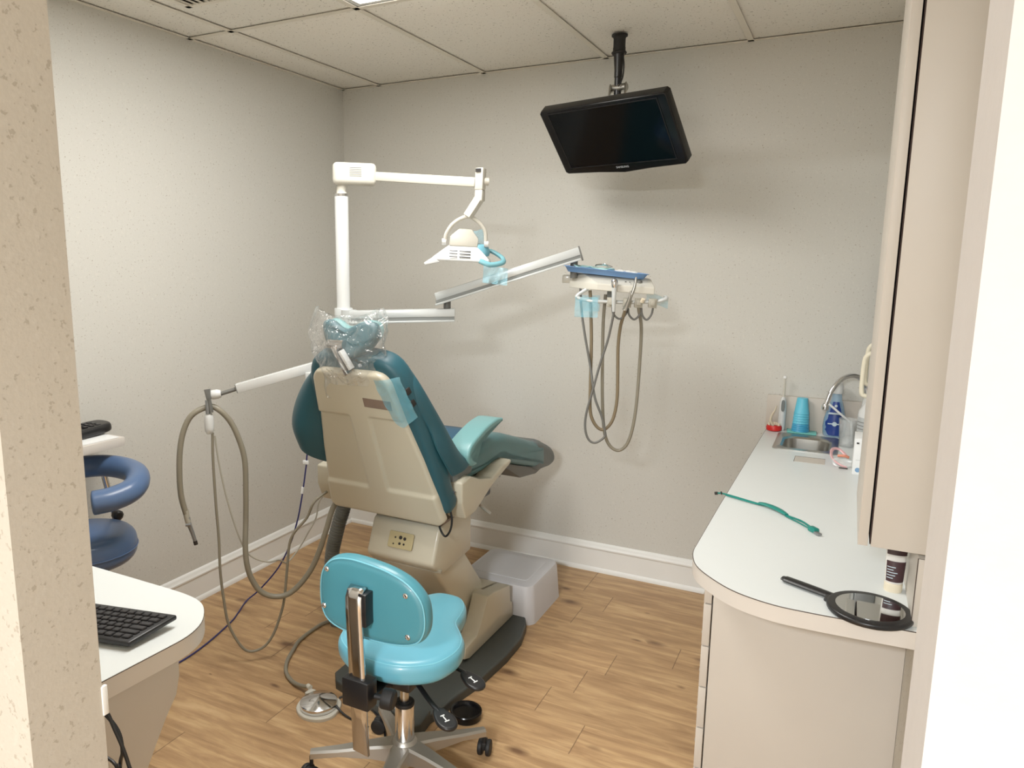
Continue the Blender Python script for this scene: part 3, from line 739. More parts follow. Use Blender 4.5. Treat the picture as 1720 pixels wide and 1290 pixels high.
b = newbm(); prism(b, [(-.045, .055), (.06, .055), (.062, .085), (.035, .118), (-.012, .118), (-.043, .09)], LM @ Mx(((1, 0, 0, 0), (0, 0, 1, .01), (0, 1, 0, 0), (0, 0, 0, 1))), .07, .004); mesh('lamp_housing', b, m_offw, dl)
b = newbm(); tube(b, [(-.060, .02, .07), (-.056, .015, .10), (-.030, .01, .138), (.015, .008, .162), (.055, .01, .148), (.084, .015, .115), (.09, .02, .075)], .0075, 12); b.transform(LM); mesh('yoke', b, m_offw, dl)
b = newbm()
for x in (-.064, .092): lathe(b, [(0, 0), (.012, .001), (.012, .016), (0, .018)], (x-.009, .02, .068), (1, 0, 0), 18)
b.transform(LM); mesh('yoke_knobs', b, m_white, dl)
b = newbm()
prism(b, [(-.10, .012), (-.135, -.012), (-.130, -.022), (-.075, -.006)], LM @ Mx(((1, 0, 0, 0), (0, 0, 1, -.012), (0, 1, 0, 0), (0, 0, 0, 1))), .05, .004); mesh('handle', b, m_white, dl)
b = newbm(); tube(b, [(.075, .085, .045), (.115, .080, .044), (.150, .050, .026), (.160, .02, .012), (.150, -.005, .002), (.110, -.025, -.006), (.07, -.020, .006)], .0105, 10, flat=.8); b.transform(LM); mesh('handle', b, mat('film_covered_handle', srgb(112, 172, 184), .25, coat=.4), dl)
b = newbm()
grid(b, [[(.085+.09*i/8, -.03+.004*math.sin(i*2.1+j), .028-.10*j/8-.006*i/8) for i in range(9)] for j in range(9)][3:])
b.transform(LM); single('barrier_film', b, m_bfilm, 'blue plastic barrier film hanging from the right handle of the dental light', 'plastic film')
b = newbm(); lathe(b, [(.0, 0), (.036, .004), (.040, .02), (.03, .045), (.0, .05)], (.07, .045, .02), n=20); b.transform(LM); mesh('bulb_cover', b, mat('film_blue', srgb(112, 176, 196), .3), dl)
b = newbm(); grid(b, [[(.045+.05*i/6, .095, .03+.09*j/6+.004*math.sin(i+j*1.7)) for i in range(7)] for j in range(7)]); b.transform(LM); single('barrier_film', b, m_bfilm, 'blue plastic barrier film sticking up behind the dental light head', 'plastic film')

# ------------------------------------------------------------------ instrument delivery arm and unit
du = thing('delivery_unit', 'white instrument delivery unit on a jointed arm with looping hoses', 'dental unit', (PX, PY, 1.2))
b = newbm(); beam(b, (.79, -1.065, 1.322), (1.158, -.880, 1.333), .055, .030, .003); beam(b, (.79, -1.065, 1.291), (1.158, -.880, 1.302), .058, .008, .002); mesh('lower_arm', b, m_silverp, du)
b = newbm(); beam(b, (.79, -1.065, 1.302), (1.156, -.881, 1.3125), .050, .014, .001); mesh('arm_groove', b, m_groove, du)
b = newbm(); lathe(b, [(.034, 0), (.036, .003), (.036, .067), (.034, .07)], (PX, PY, 1.275)); cyl(b, (.785, -1.065, 1.28), (.785, -1.065, 1.34), .03); beam(b, (PX, PY, 1.307), (.80, -1.06, 1.307), .04, .05); mesh('pole_clamp', b, m_silverp, du)
b = newbm(); cyl(b, (1.130, -.893, 1.33), (1.130, -.893, 1.375), .014); mesh('elbow_pin', b, m_hosed, du)
ua, ub = V((1.095, -.915, 1.384)), V((1.612, -.735, 1.562))
b = newbm(); beam(b, ua+V((0, 0, .010)), ub+V((0, 0, .010)), .060, .030, .003); beam(b, ua+V((0, 0, -.021)), ub+V((0, 0, -.021)), .062, .008, .002); mesh('upper_arm', b, m_silverp, du)
b = newbm(); beam(b, ua+V((.002, 0, -.010)), ub+V((-.002, 0, -.010)), .055, .015, .001); mesh('arm_groove', b, m_groove, du)
b = newbm(); box(b, ub, (.006, .062, .056), basis(ub-ua), .001); mesh('end_cap', b, m_hosed, du)
b = newbm(); cyl(b, (1.59, -.742, 1.47), (1.59, -.742, 1.545), .014); mesh('post', b, m_hosed, du)
# body: a wedge-fronted slab; local axes along the tray's long side
e1 = V((.30, .09, -.02)).normalized(); e2 = V((0, 0, 1)).cross(e1).normalized(); e3 = e1.cross(e2)
DM = Mx(((e1.x, e2.x, e3.x, 1.690), (e1.y, e2.y, e3.y, -.762), (e1.z, e2.z, e3.z, 1.456), (0, 0, 0, 1)))
def body():
    bm = newbm()
    bot = [(-.105, .06), (0, -.02), (.205, -.02), (.205, .24), (-.105, .24)]
    topp = [(-.100, .10), (-.055, .035), (.19, .035), (.19, .23), (-.10, .23)]
    r = [[(x, y, -.028) for x, y in bot], [(x, y, -.004) for x, y in bot], [(x, y, .026) for x, y in topp]]
    vv = [[bm.verts.new(p) for p in q] for q in r]
    for a, c in zip(vv[:-1], vv[1:]):
        for i in range(5): bm.faces.new((a[i], a[(i+1) % 5], c[(i+1) % 5], c[i]))
    bm.faces.new(vv[0][::-1]); bm.faces.new(vv[-1]); bmesh.ops.bevel(bm, geom=bm.edges[:], offset=.003, segments=2, affect='EDGES', profile=.5)
    bm.transform(DM); return bm
hb = mesh('unit_body', body(), m_offw, du, sharp=16)
b = newbm(); box(b, (-.11, .12, .002), (.05, .08, .03), None, .003); b.transform(DM); mesh('side_block', b, m_offw, du)
b = newbm()
for x, y in ((.10, .003), (.115, -.008), (.145, .006)): box(b, (x, y, .010), (.006, .004, .003), None, .001)
lathe(b, [(.010, 0), (.008, .008), (0, .009)], (.150, .010, .010)); b.transform(DM); mesh('control_knobs', b, m_hosed, hb)
b = newbm(); tube(b, [(1.650, -.755, 1.432), (1.620, -.770, 1.410), (1.621, -.774, 1.398), (1.669, -.768, 1.388), (1.729, -.749, 1.386), (1.807, -.729, 1.385), (1.89, -.705, 1.39), (1.917, -.700, 1.396), (1.927, -.690, 1.402), (1.915, -.66, 1.405)], .0068, 10); mesh('handle_rail', b, m_silverp, du)
b = newbm(); bbox(b, (1.708, -.70, 1.40), (1.735, -.675, 1.434), .003); mesh('hose_block', b, m_groove, du)
for x, y in ((1.742, -.755), (1.797, -.741), (1.836, -.730), (1.884, -.717)):
    b = newbm(); box(b, (x, y, 1.384), (.030, .022, .034), basis(e1), .003); box(b, (x+.004, y-.012, 1.386), (.018, .012, .022), basis(e1), .003); mesh('holder', b, m_hosel, du)
pth = dict(
 a=[(1.619, -.748, 1.44), (1.624, -.746, 1.367), (1.645, -.758, 1.266), (1.673, -.758, 1.138), (1.697, -.77, 1.029), (1.724, -.762, .957), (1.738, -.758, .899), (1.736, -.758, .875), (1.706, -.767, .852), (1.682, -.775, .862), (1.668, -.78, .902), (1.669, -.779, .962), (1.688, -.773, 1.048), (1.711, -.766, 1.153), (1.735, -.759, 1.243), (1.754, -.766, 1.335), (1.757, -.768, 1.372)],
 b=[(1.656, -.743, 1.426), (1.661, -.742, 1.353), (1.667, -.74, 1.237), (1.669, -.739, 1.074), (1.671, -.738, .974), (1.683, -.734, .928), (1.706, -.727, .899), (1.73, -.72, .9), (1.754, -.713, .938), (1.766, -.71, 1.012), (1.765, -.71, 1.11), (1.762, -.711, 1.214), (1.77, -.72, 1.292), (1.790, -.745, 1.349), (1.797, -.752, 1.375)],
 c=[(1.701, -.692, 1.41), (1.696, -.693, 1.3), (1.7, -.692, 1.103), (1.705, -.69, .983), (1.715, -.687, .882), (1.735, -.681, .828), (1.768, -.673, .808), (1.798, -.665, .832), (1.817, -.661, .895), (1.828, -.658, 1.002), (1.833, -.657, 1.174), (1.838, -.68, 1.291), (1.838, -.725, 1.354), (1.838, -.735, 1.372)])
for k, r, m_ in (('a', .0045, m_hosed), ('b', .0062, m_hoseb), ('c', .0062, m_hose)):
    b = newbm(); tube(b, pth[k], r, 10); mesh('hose', b, m_, du)
for a0, a1 in (((1.745, -.748, 1.366), (1.797, -.735, 1.366)), ((1.80, -.735, 1.364), (1.845, -.722, 1.366)), ((1.845, -.722, 1.364), (1.885, -.712, 1.366))):
    a0, a1 = V(a0), V(a1); b = newbm(); tube(b, [a0, a0+V((.005, 0, -.025)), (a0+a1)/2+V((0, 0, -.042)), a1+V((-.005, 0, -.025)), a1], .004, 8); mesh('hose', b, m_hosed, du)
b = newbm(); tube(b, [(1.757, -.772, 1.352), (1.757, -.776, 1.40), (1.757, -.776, 1.452)], lambda s: .0055+.0045*s, 12); g = mesh('handpiece', b, m_silverp, du)
b = newbm(); lathe(b, [(.009, 0), (.0125, .012), (.0115, .026), (.006, .034), (0, .036)], (1.757, -.776, 1.438), n=20); mesh('handpiece_head', b, m_chrome, g)
b = newbm(); tube(b, [(1.795, -.765, 1.358), (1.812, -.765, 1.40), (1.826, -.762, 1.44), (1.830, -.758, 1.478)], lambda s: .0085-.0045*s, 12); mesh('handpiece', b, m_steel, du)
b = newbm(); tube(b, [(1.800, -.77, 1.362), (1.812, -.772, 1.40), (1.818, -.772, 1.43)], lambda s: .005-.002*s, 10); mesh('syringe_tip', b, m_steel, du)
b = newbm(); tube(b, [(1.852, -.745, 1.388), (1.858, -.75, 1.40)], .007, 10, 0); mesh('syringe_button', b, m_creamt, du)
b = newbm(); grid(b, [[(1.612+.085*i/8, -.783+.012*i/8+.003*math.sin(i*1.3+j), 1.402-.075*j/6) for i in range(9)] for j in range(7)])
grid(b, [[(1.622+.07*i/8, -.745+.012*i/8, 1.408-.06*j/6) for i in range(9)] for j in range(7)])
single('barrier_film', b, m_bfilm, 'blue plastic barrier film wrapped over the left end of the instrument rail', 'plastic film')
b = newbm(); grid(b, [[(1.852+.075*i/8, -.68+.02*i/8, 1.428-.004*i-.035*j/4) for i in range(9)] for j in range(5)])
single('barrier_film', b, m_bfilm, 'blue plastic barrier film on the right end of the instrument rail', 'plastic film')
# tray
TRM = DM @ Mx.Translation((.025, .10, .029)) @ Mx.Rotation(.035, 4, 'Y')
tr = thing('instrument_tray', 'blue plastic instrument tray on top of the delivery unit', 'tray', (1.71, -.68, 1.49))
b = newbm()
o0 = rrect(-.150, -.100, .150, .100, .03); o1 = rrect(-.138, -.088, .138, .088, .025)
g = [[(x, y, 0) for x, y in o1], [(x, y, .018) for x, y in o0], [(x*1.045, y*1.05, .019) for x, y in o0], [(x*1.045, y*1.05, .0175) for x, y in o0], [(x*1.005, y*1.005, .016) for x, y in o0], [(x*1.005, y*1.005, -.002) for x, y in o1]]
grid(b, g, True); b.faces.new([b.verts.new((x, y, 0)) for x, y in o1]); b.faces.new([b.verts.new((x, y, -.002)) for x, y in o1]); b.transform(TRM); mesh('tray_body', b, m_tray, tr)
def crump(x0, x1, y0, y1, z, amp, n=10):
    random.seed(int(x0*999)); b = newbm()
    grid(b, [[(x0+(x1-x0)*i/n, y0+(y1-y0)*j/n, z+amp*random.random()) for i in range(n+1)] for j in range(n+1)]); b.transform(TRM); return b
single('sterile_pouch', crump(-.12, .03, -.075, .07, .014, .012), m_pouch, 'mint paper pouch at the left side of the blue tray', 'pouch', solid=.002)
single('gauze_napkin', crump(.02, .115, -.06, .06, .012, .012), m_paper, 'crumpled white napkin at the right side of the blue tray', 'napkin', solid=.002)
b = newbm(); tube(b, [(-.04, -.05, .03), (-.01, -.03, .036), (.02, -.01, .030)], .004, 8); lathe(b, [(0, 0), (.012, .002), (.012, .004), (0, .006)], (-.005, -.035, .034), (.3, .2, 1), 16); b.transform(TRM)
single('mouth_mirror', b, m_chrome, 'small chrome instrument in plastic lying in the middle of the blue tray', 'dental tool')

# ------------------------------------------------------------------ assistant's arm
aa = thing('suction_stand', 'white suction arm left of the chair with long looping hoses', 'suction arm', (PX, PY, 1.1))
b = newbm(); beam(b, (PX, PY, 1.105), (.800, -1.335, 1.110), .035, .035, .003); lathe(b, [(.033, 0), (.035, .003), (.035, .05), (.033, .053)], (PX, PY, 1.08)); mesh('lower_arm', b, m_white, aa)
b = newbm(); cyl(b, (.786, -1.312, 1.12), (.786, -1.312, 1.14), .012); mesh('elbow_pin', b, m_hosed, aa)
b = newbm(); beam(b, (.800, -1.300, 1.147), (.580, -1.474, 1.072), .032, .034, .002); mesh('upper_arm', b, m_white, aa)
b = newbm(); box(b, (.5788, -1.475, 1.0715), (.003, .028, .030), basis(V((.22, .174, .075)))); mesh('end_cap', b, m_groove, aa)
b = newbm(); tube(b, [(.580, -1.474, 1.071), (.535, -1.52, 1.053)], .0075, 12, 0); mesh('rod', b, m_hosed, aa)
b = newbm(); lathe(b, [(0, 0), (.013, .003), (.0175, .015), (.0175, .032), (.013, .045), (0, .049)], (.541, -1.510, 1.055), (-.8, -.6, -.1), 20); mesh('knob', b, m_white, aa)
b = newbm(); tube(b, [(.513, -1.552, 1.075), (.517, -1.552, 1.05), (.520, -1.548, 1.02), (.522, -1.545, .99)], lambda s: .014-.008*s if s < .5 else .008, 10, flat=.6); mesh('hook', b, m_hosed, aa)
b = newbm(); tube(b, [(.512, -1.553, 1.035), (.511, -1.552, .985)], .008, 12, 0); mesh('clip', b, m_greymetal, aa)
b = newbm(); lathe(b, [(0, 0), (.010, .002), (.0155, .012), (.0165, .025), (.0165, .06), (.014, .072), (.010, .078)], (.508, -1.546, .908), n=24); mesh('holder', b, m_white, aa)
ah1 = [(.445, -1.618, .619), (.437, -1.629, .694), (.437, -1.629, .793), (.443, -1.622, .882), (.456, -1.605, .951), (.476, -1.581, .991), (.504, -1.535, 1.008), (.532, -1.518, .995), (.557, -1.493, .953), (.577, -1.474, .886), (.59, -1.461, .799), (.589, -1.462, .671), (.586, -1.465, .568), (.591, -1.478, .485), (.597, -1.482, .415), (.606, -1.472, .351), (.627, -1.451, .294), (.659, -1.42, .265), (.699, -1.386, .265), (.735, -1.356, .297), (.773, -1.327, .358), (.802, -1.307, .434), (.825, -1.291, .518), (.838, -1.25, .61), (.86, -1.15, .66)]
b = newbm(); tube(b, ah1, lambda s: .0105, 12); mesh('hose', b, m_hose, aa)
ah2 = [(.514, -1.538, .912), (.512, -1.54, .814), (.513, -1.538, .647), (.517, -1.536, .51), (.521, -1.541, .388), (.526, -1.536, .275), (.534, -1.527, .174), (.554, -1.506, .097), (.575, -1.485, .053), (.598, -1.462, .043), (.628, -1.435, .06), (.654, -1.413, .107), (.676, -1.394, .184), (.688, -1.384, .248), (.699, -1.376, .361), (.709, -1.368, .466), (.726, -1.355, .514), (.764, -1.328, .568), (.793, -1.309, .636), (.83, -1.2, .68)]
b = newbm(); tube(b, ah2, .0052, 10); mesh('hose', b, m_hose, aa)
ah3 = [(.519, -1.532, .90), (.526, -1.525, .792), (.543, -1.507, .642), (.57, -1.481, .495), (.595, -1.456, .428), (.625, -1.40, .389), (.62, -1.33, .37), (.60, -1.26, .33), (.612, -1.20, .37), (.64, -1.177, .43), (.667, -1.154, .495), (.68, -1.143, .568), (.73, -1.12, .62)]
b = newbm(); tube(b, ah3, .0032, 8); mesh('hose', b, m_hosel, aa)
b = newbm(); tube(b, [(.445, -1.618, .632), (.446, -1.617, .61), (.449, -1.613, .585)], .0105, 12); v_ = mesh('hose_collar', b, m_hosel, aa)
b = newbm(); tube(b, [(.448, -1.615, .605), (.451, -1.611, .575), (.456, -1.604, .545), (.462, -1.597, .505)], lambda s: .0095-.003*s, 12); lathe(b, [(0, 0), (.007, .001), (.007, .02), (0, .021)], (.444, -1.622, .578), (.6, .4, 0), 14); vv_ = mesh('suction_valve', b, m_greymetal, aa)
b = newbm(); tube(b, [(.461, -1.598, .512), (.463, -1.596, .497)], .0075, 12, 0); mesh('valve_tip', b, m_dark, vv_)

# ------------------------------------------------------------------ loose hoses on the floor
b = newbm(); tube(b, [(.45, -.78, .84), (.45, -.80, .76), (.45, -.919, .704), (.438, -.928, .624), (.427, -.936, .536), (.416, -.945, .455), (.402, -.956, .374), (.375, -.975, .27), (.32, -1.0, .15), (.25, -1.05, .05), (.215, -1.10, .008), (.26, -1.2, .005), (.296, -1.286, .005), (.345, -1.49, .005), (.35, -1.66, .005), (.30, -1.95, .005)], .0035, 8)
t = thing('blue_cord', 'thin dark blue cord dropping by the left wall and running along the floor', 'cord', (.43, -.94, 0)); mesh('cord', b, m_blueh, t)
b = newbm(); bbox(b, (.425, -.935, .635), (.452, -.925, .652), .001); mesh('tag', b, m_paper, t)
b = newbm(); cyl(b, (.420, -.941, .50), (.424, -.938, .53), .006); mesh('connector', b, m_paper, t)
corr = [(.725, -1.045, .60), (.727, -1.045, .524), (.712, -1.056, .46), (.696, -1.068, .384), (.686, -1.076, .323), (.680, -1.081, .24), (.682, -1.08, .12), (.70, -1.07, .0)]
cp = catmull(corr, 30)
b = newbm(); tube(b, cp, lambda s: .0285+.0024*math.sin(s*2*PI*85), 18, 0)
single('corrugated_hose', b, m_corr, 'thick grey corrugated hose rising from the floor behind the chair', 'hose')

# ------------------------------------------------------------------ the dental chair (local: x right, y towards the foot end)
dc = thing('dental_chair', 'teal upholstered dental chair with a cream plastic back shell', 'dental chair', (1.105, -1.0, 0), math.radians(-1))
C_ = dict(parent=dc, local=True)
RM = root_mat(dc).inverted()
# floor plate
bp_ = [(1.25, -.56), (1.36, -.60), (1.43, -.74), (1.458, -.86), (1.46, -1.01), (1.443, -1.21), (1.417, -1.33), (1.405, -1.42), (1.385, -1.50), (1.25, -1.535), (1.12, -1.50), (.986, -1.463), (.950, -1.42), (.947, -1.313), (.985, -1.2), (1.0, -.85), (1.03, -.62), (1.12, -.56)]
b = newbm(); slab(b, bp_, .035, .008, roundb=False); mesh('base_plate', b, m_basep, dc)
b = newbm(); slab(b, [(1.24, -1.50), (1.335, -1.50), (1.390, -1.48), (1.398, -1.56), (1.375, -1.60), (1.345, -1.60), (1.32, -1.55), (1.245, -1.54)], .05, .006, roundb=False); mesh('rear_foot', b, m_basep, dc)
# base shroud
b = newbm()
prism(b, [(-.14, .05), (-.10, .036), (.30, .036), (.29, .105), (.272, .110), (.262, .190), (.10, .222), (.05, .225), (.0, .14), (-.04, .10), (-.13, .09)], MYZ(.175), .07, .006)
prism(b, [(-.14, .05), (-.10, .036), (.30, .036), (.29, .105), (.272, .110), (.262, .190), (.10, .222), (.05, .225), (.0, .14), (-.04, .10), (-.13, .09)], MYZ(-.13), .07, .006)
prism(b, [(.06, .036), (.30, .036), (.29, .105), (.272, .110), (.262, .190), (.10, .222), (.06, .215)], MYZ(-.10), .30, .006)
mesh('base_shroud', b, m_cream, **C_)
b = newbm(); prism(b, [(-.115, .520), (-.085, .520), (.165, .225), (.155, .16), (.03, .10), (-.24, .43), (-.235, .465)], MYZ(-.07), .235, .012, 3); mesh('lift_arm', b, m_cream, **C_)
b = newbm(); box(b, (.045, -.23, .425), (.30, .014, .012), None, .002); prism(b, [(-.235, .43), (-.225, .43), (-.10, .30), (-.11, .29)], MYZ(-.105), .265, .003); mesh('rear_skirt', b, m_creamd, **C_)
b = newbm(); prism(b, [(-.262, .440), (-.275, .460), (-.225, .580), (-.205, .590), (.02, .610), (.02, .42), (-.20, .40)], MYZ(-.105), .29, .014, 3); pb_ = mesh('pump_housing', b, m_cream, **C_)
b = newbm(); prism(b, [(-.215, .588), (-.14, .632), (.03, .635), (.03, .60)], MYZ(-.085), .27, .004); mesh('top_cover', b, m_labelb, **C_)
PM = Mx.Translation((.04, -.2545, .522)) @ Mx.Rotation(math.radians(67), 4, 'X')
b = newbm(); slab(b, rrect(-.055, -.030, .05, .030, .006), .004, .0015, PM); op = mesh('outlet_plate', b, m_tan, pb_, local=True)
b = newbm()
for x, y, r in ((-.026, .008, .0035), (-.004, .010, .007), (.014, .008, .006), (-.004, -.012, .005), (-.030, -.016, .003), (.014, -.012, .004)): lathe(b, [(r, 0), (r, .0055), (0, .0055)], (x, y, 0), n=14)
b.transform(PM); mesh('sockets', b, m_dark, pb_, local=True)
# under-seat frame and side covers
b = newbm(); bbox(b, (-.19, -.20, .60), (.19, .18, .74), .01); mesh('seat_frame', b, m_black, **C_)
sp_ = [(-.222, .766), (-.222, .691), (-.192, .624), (-.118, .630), (.017, .692), (.182, .738), (.192, .756), (.12, .752), (.02, .722), (-.08, .745), (-.157, .776)]
b = newbm(); prism(b, sp_, MYZ(.195), .078, .008, 3); mesh('side_cover', b, m_cream, **C_)
sl_ = [(y-.06, z) for y, z in sp_]
b = newbm(); prism(b, sl_, MYZ(-.325), .085, .008, 3); mesh('side_cover', b, m_cream, **C_)
b = newbm(); bbox(b, (.19, -.235, .765), (.245, -.09, .83), .012); mesh('arm_bracket', b, m_greyv, **C_)
# seat and leg cushion
seat = [(-.20, .735), (-.235, .77), (-.215, .80), (-.14, .81), (-.092, .818), (-.036, .836), (.032, .852), (.10, .859), (.157, .858), (.225, .848), (.292, .828), (.40, .794), (.50, .760), (.60, .728), (.66, .704), (.655, .60), (.55, .628), (.40, .672), (.27, .715), (.20, .745), (.14, .744), (.06, .735), (-.024, .732), (-.12, .73)]
b = newbm(); slab(b, sm2(seat, 4), .46, .035, MYZ(-.23)); mesh('seat_cushion', b, m_teal, **C_)
b = newbm()
rows = []
for y, z in ((-.20, .812), (-.12, .821), (-.06, .836), (0, .852), (.06, .862), (.12, .865), (.17, .861)):
    rows.append([(x, y, z-(abs(x)/.17)**4*.004) for x in [-.17+.34*i/12 for i in range(13)]])
grid(b, rows); mesh('seat_insert', b, m_vseat, solid=.006, **C_)
toe = [(.57, .742), (.70, .700), (.767, .668), (.798, .635), (.80, .60), (.772, .583), (.70, .585), (.58, .612)]
b = newbm(); slab(b, sm2(toe, 4), .455, .03, MYZ(-.2275)); mesh('toe_cover', b, m_greyv, **C_)
b = newbm(); prism(b, [(.20, .745), (.27, .712), (.45, .655), (.58, .618), (.66, .603), (.70, .585), (.62, .575), (.45, .600), (.30, .680), (.2, .72)], MYZ(-.20), .40, .004); mesh('leg_rest_tray', b, m_hosed, **C_)
b = newbm(); tube(b, [(.17, .20, .73), (.17, .28, .655)], .005, 8, 0); tube(b, [(.17, .28, .655), (.17, .40, .68)], .004, 8, 0); lathe(b, [(.009, 0), (.009, .02)], (.16, .28, .652), (1, 0, 0), 12); mesh('leg_rest_link', b, m_greymetal, **C_)
b = newbm(); tube(b, [(.20, -.02, .655), (.25, -.04, .63), (.29, -.03, .60)], .006, 8); mesh('release_lever', b, m_steel, **C_)
# arm rest (right)
cl = [V((y, z, 0)) for y, z in ((-.135, .822), (-.170, .832), (-.190, .856), (-.172, .884), (-.12, .906), (-.05, .927), (.02, .938), (.078, .940))]
cl = catmull(cl, 5); up_, dn_ = [], []
for i in range(len(cl)):
    d = (cl[min(i+1, len(cl)-1)]-cl[max(i-1, 0)]).normalized(); n_ = V((-d.y, d.x, 0)); f = .006+.008*min(1, min(i, len(cl)-1-i)/4)
    up_.append(cl[i]+n_*f); dn_.append(cl[i]-n_*f)
ap = [(p.x, p.y) for p in up_+dn_[::-1]]
for u0 in (.195, -.295):
    b = newbm(); slab(b, ap, .092, .009, MYZ(u0), roundb=True, k=4, rings=2); mesh('arm_rest', b, m_teallt, **C_)
# back shell with pressed-in panels
v0, w0 = -.29, .645; ev, ew = -.362, .932; nv, nw = -.932, -.362
def PP(u, e, d): return (u, v0+ev*e+nv*d, w0+ew*e+nw*d)
hwk = [(-.022, .236), (0, .246), (.11, .232), (.25, .209), (.40, .176), (.54, .155), (.577, .15)]
def hw(e):
    for (e0, h0), (e1_, h1) in zip(hwk[:-1], hwk[1:]):
        if e <= e1_: break
    h = h0+(h1-h0)*(e-e0)/(e1_-e0)
    ft = .577-e
    if ft < .045: h -= .045-math.sqrt(max(0, .045**2-(.045-ft)**2))
    fb = e+.022
    if fb < .03: h -= .03-math.sqrt(max(0, .03**2-(.03-fb)**2))
    return h
def sstep(a, c, x):
    t = min(1, max(0, (x-a)/(c-a))); return t*t*(3-2*t)
def rec(u, e, h):
    # two recessed panels either side of a central rib; raised band at top and bottom
    top_ = .405; bot = .105
    f = sstep(bot-.006, bot+.006, e)*(1-sstep(top_-.006, top_+.006, e))
    ix = .043 if u > 0 else .047+.012*(1-(e-bot)/.3)
    ix = .040
    g = sstep(ix-.005, ix+.005, abs(u))
    return -.010*f*g
b = newbm(); rows = []; NE, NU = 120, 90
for i in range(NE+1):
    e = -.022+.599*i/NE; h = max(hw(e), .002); row = []
    for j in range(NU+1):
        s = -1+2*j/NU; u = s*h
        ed = min(h-abs(u), e+.022, .577-e)
        rnd = -.014*(1-math.sqrt(max(0, 1-max(0, 1-ed/.014)**2)))
        row.append(PP(u, e, .016+rnd+rec(u, e, h)))
    rows.append(row)
grid(b, rows)
inner = []
# close it off with a flat inner sheet
front = [[PP(-1*hw(-.022+.599*i/NE)+2*hw(-.022+.599*i/NE)*j/NU, -.022+.599*i/NE, -.012) for j in (0, NU)] for i in range(0, NE+1)]
edge_l = [rows[i][0] for i in range(NE+1)]; edge_r = [rows[i][-1] for i in range(NE+1)]
grid(b, [edge_l, [f[0] for f in front]]); grid(b, [edge_r, [f[1] for f in front]])
grid(b, [rows[0], [PP(-hw(-.022)+2*hw(-.022)*j/NU, -.022, -.012) for j in range(NU+1)]])
grid(b, [rows[-1], [PP(-hw(.577)+2*hw(.577)*j/NU, .577, -.012) for j in range(NU+1)]])
bmesh.ops.remove_doubles(b, verts=b.verts, dist=2e-4)
bs = mesh('back_shell', b, m_cream, sharp=60, **C_)
BR = Mx(((1, 0, 0, 0), (0, ev, nv, v0), (0, ew, nw, w0), (0, 0, 0, 1)))    # x=u, y=e, z=outward
b = newbm(); box(b, (.092, .465, .0165), (.108, .034, .002), Mx.Rotation(-.03, 3, 'Z')); b.transform(BR); mesh('rating_label', b, m_labelb, bs, local=True)
# back cushion
bc = [(-.215, .0), (.215, .0), (.250, .10), (.242, .25), (.220, .40), (.200, .52), (.155, .60), (.07, .625), (-.07, .625), (-.155, .60), (-.195, .52), (-.205, .40), (-.225, .25), (-.25, .10)]
b = newbm(); slab(b, sm2(bc, 4), .085, .028, BR @ Mx.Translation((0, 0, -.092))); mesh('back_cushion', b, m_tealdk, **C_)
def wing(B, F, bulge, mm, th=.016):
    B, F = catmull(B, 6), catmull(F, 6); rows = []
    for p, q in zip(B, F):
        row = []
        for k in range(9):
            s = k/8; c = p.lerp(q, s)+V(bulge)*math.sin(PI*s)
            row.append(c)
        rows.append(row)
    b = newbm(); grid(b, rows)
    o = mesh('side_wing', b, mm, solid=th, sub=1, **C_)
    if isinstance(mm, list): o.modifiers['s'].material_offset = 1; o.modifiers['s'].material_offset_rim = 1
    return o
wing([(.13, -.452, 1.18), (.185, -.43, 1.09), (.222, -.375, .99), (.246, -.345, .90), (.256, -.27, .80)],
     [(.155, -.405, 1.205), (.208, -.395, 1.13), (.248, -.316, .986), (.262, -.235, .88), (.268, -.16, .825)], (.014, -.006, 0), [m_tealdk, m_teal])  # shadow on this wing is painted: one face darker teal, the other lighter
wing([(-.12, -.452, 1.17), (-.16, -.43, 1.09), (-.19, -.40, 1.0), (-.205, -.37, .90), (-.22, -.33, .80)],
     [(-.15, -.43, 1.185), (-.26, -.385, 1.12), (-.315, -.39, 1.03), (-.335, -.392, .945), (-.332, -.36, .87), (-.27, -.31, .81)][:5], (-.01, -.035, 0), m_tealdk)
# slots of the massage/strap eyelets on the cushion edge
b = newbm()
for e in (.505, .462): box(b, (.198 if e > .48 else .206, e, -.02), (.010, .022, .02), Mx.Rotation(.25, 3, 'Z'), .002)
b.transform(BR); mesh('eyelets', b, m_dark, bs, local=True)
# headrest
hr_ = [(-.104, .034), (-.090, .052), (-.066, .052), (-.030, .032), (0, .026), (.043, .046), (.094, .053), (.116, .033), (.118, .001), (.092, -.038), (.045, -.066), (0, -.074), (-.05, -.050), (-.088, -.012)]
HM = Mx.Translation((-.012, -.468, 1.284)) @ Mx.Rotation(math.radians(74), 4, 'X')
b = newbm(); slab(b, sm2(hr_, 4), .045, .020, HM @ Mx.Translation((0, 0, -.008))); hr = mesh('headrest', b, mat('headrest_vinyl', srgb(46, 88, 98), .45, bump=.2, bscale=18.), **C_)
b = newbm(); slab(b, sm2([(x*.93-.008, y*.86+.018) for x, y in hr_], 4), .050, .020, HM @ Mx.Translation((0, 0, -.046))); mesh('head_pad', b, m_teallt, hr, local=True)
b = newbm()
tube(b, [(-.062, -.520, 1.266), (.0, -.520, 1.266)], .0155, 16, 0); beam(b, (-.035, -.520, 1.262), (.012, -.508, 1.172), .014, .046, .002, (0, 1, 0)); beam(b, (-.035, -.505, 1.262), (.01, -.480, 1.13), .010, .030, .002, (0, 1, 0)); hbk = mesh('headrest_bracket', b, m_chrome, **C_)
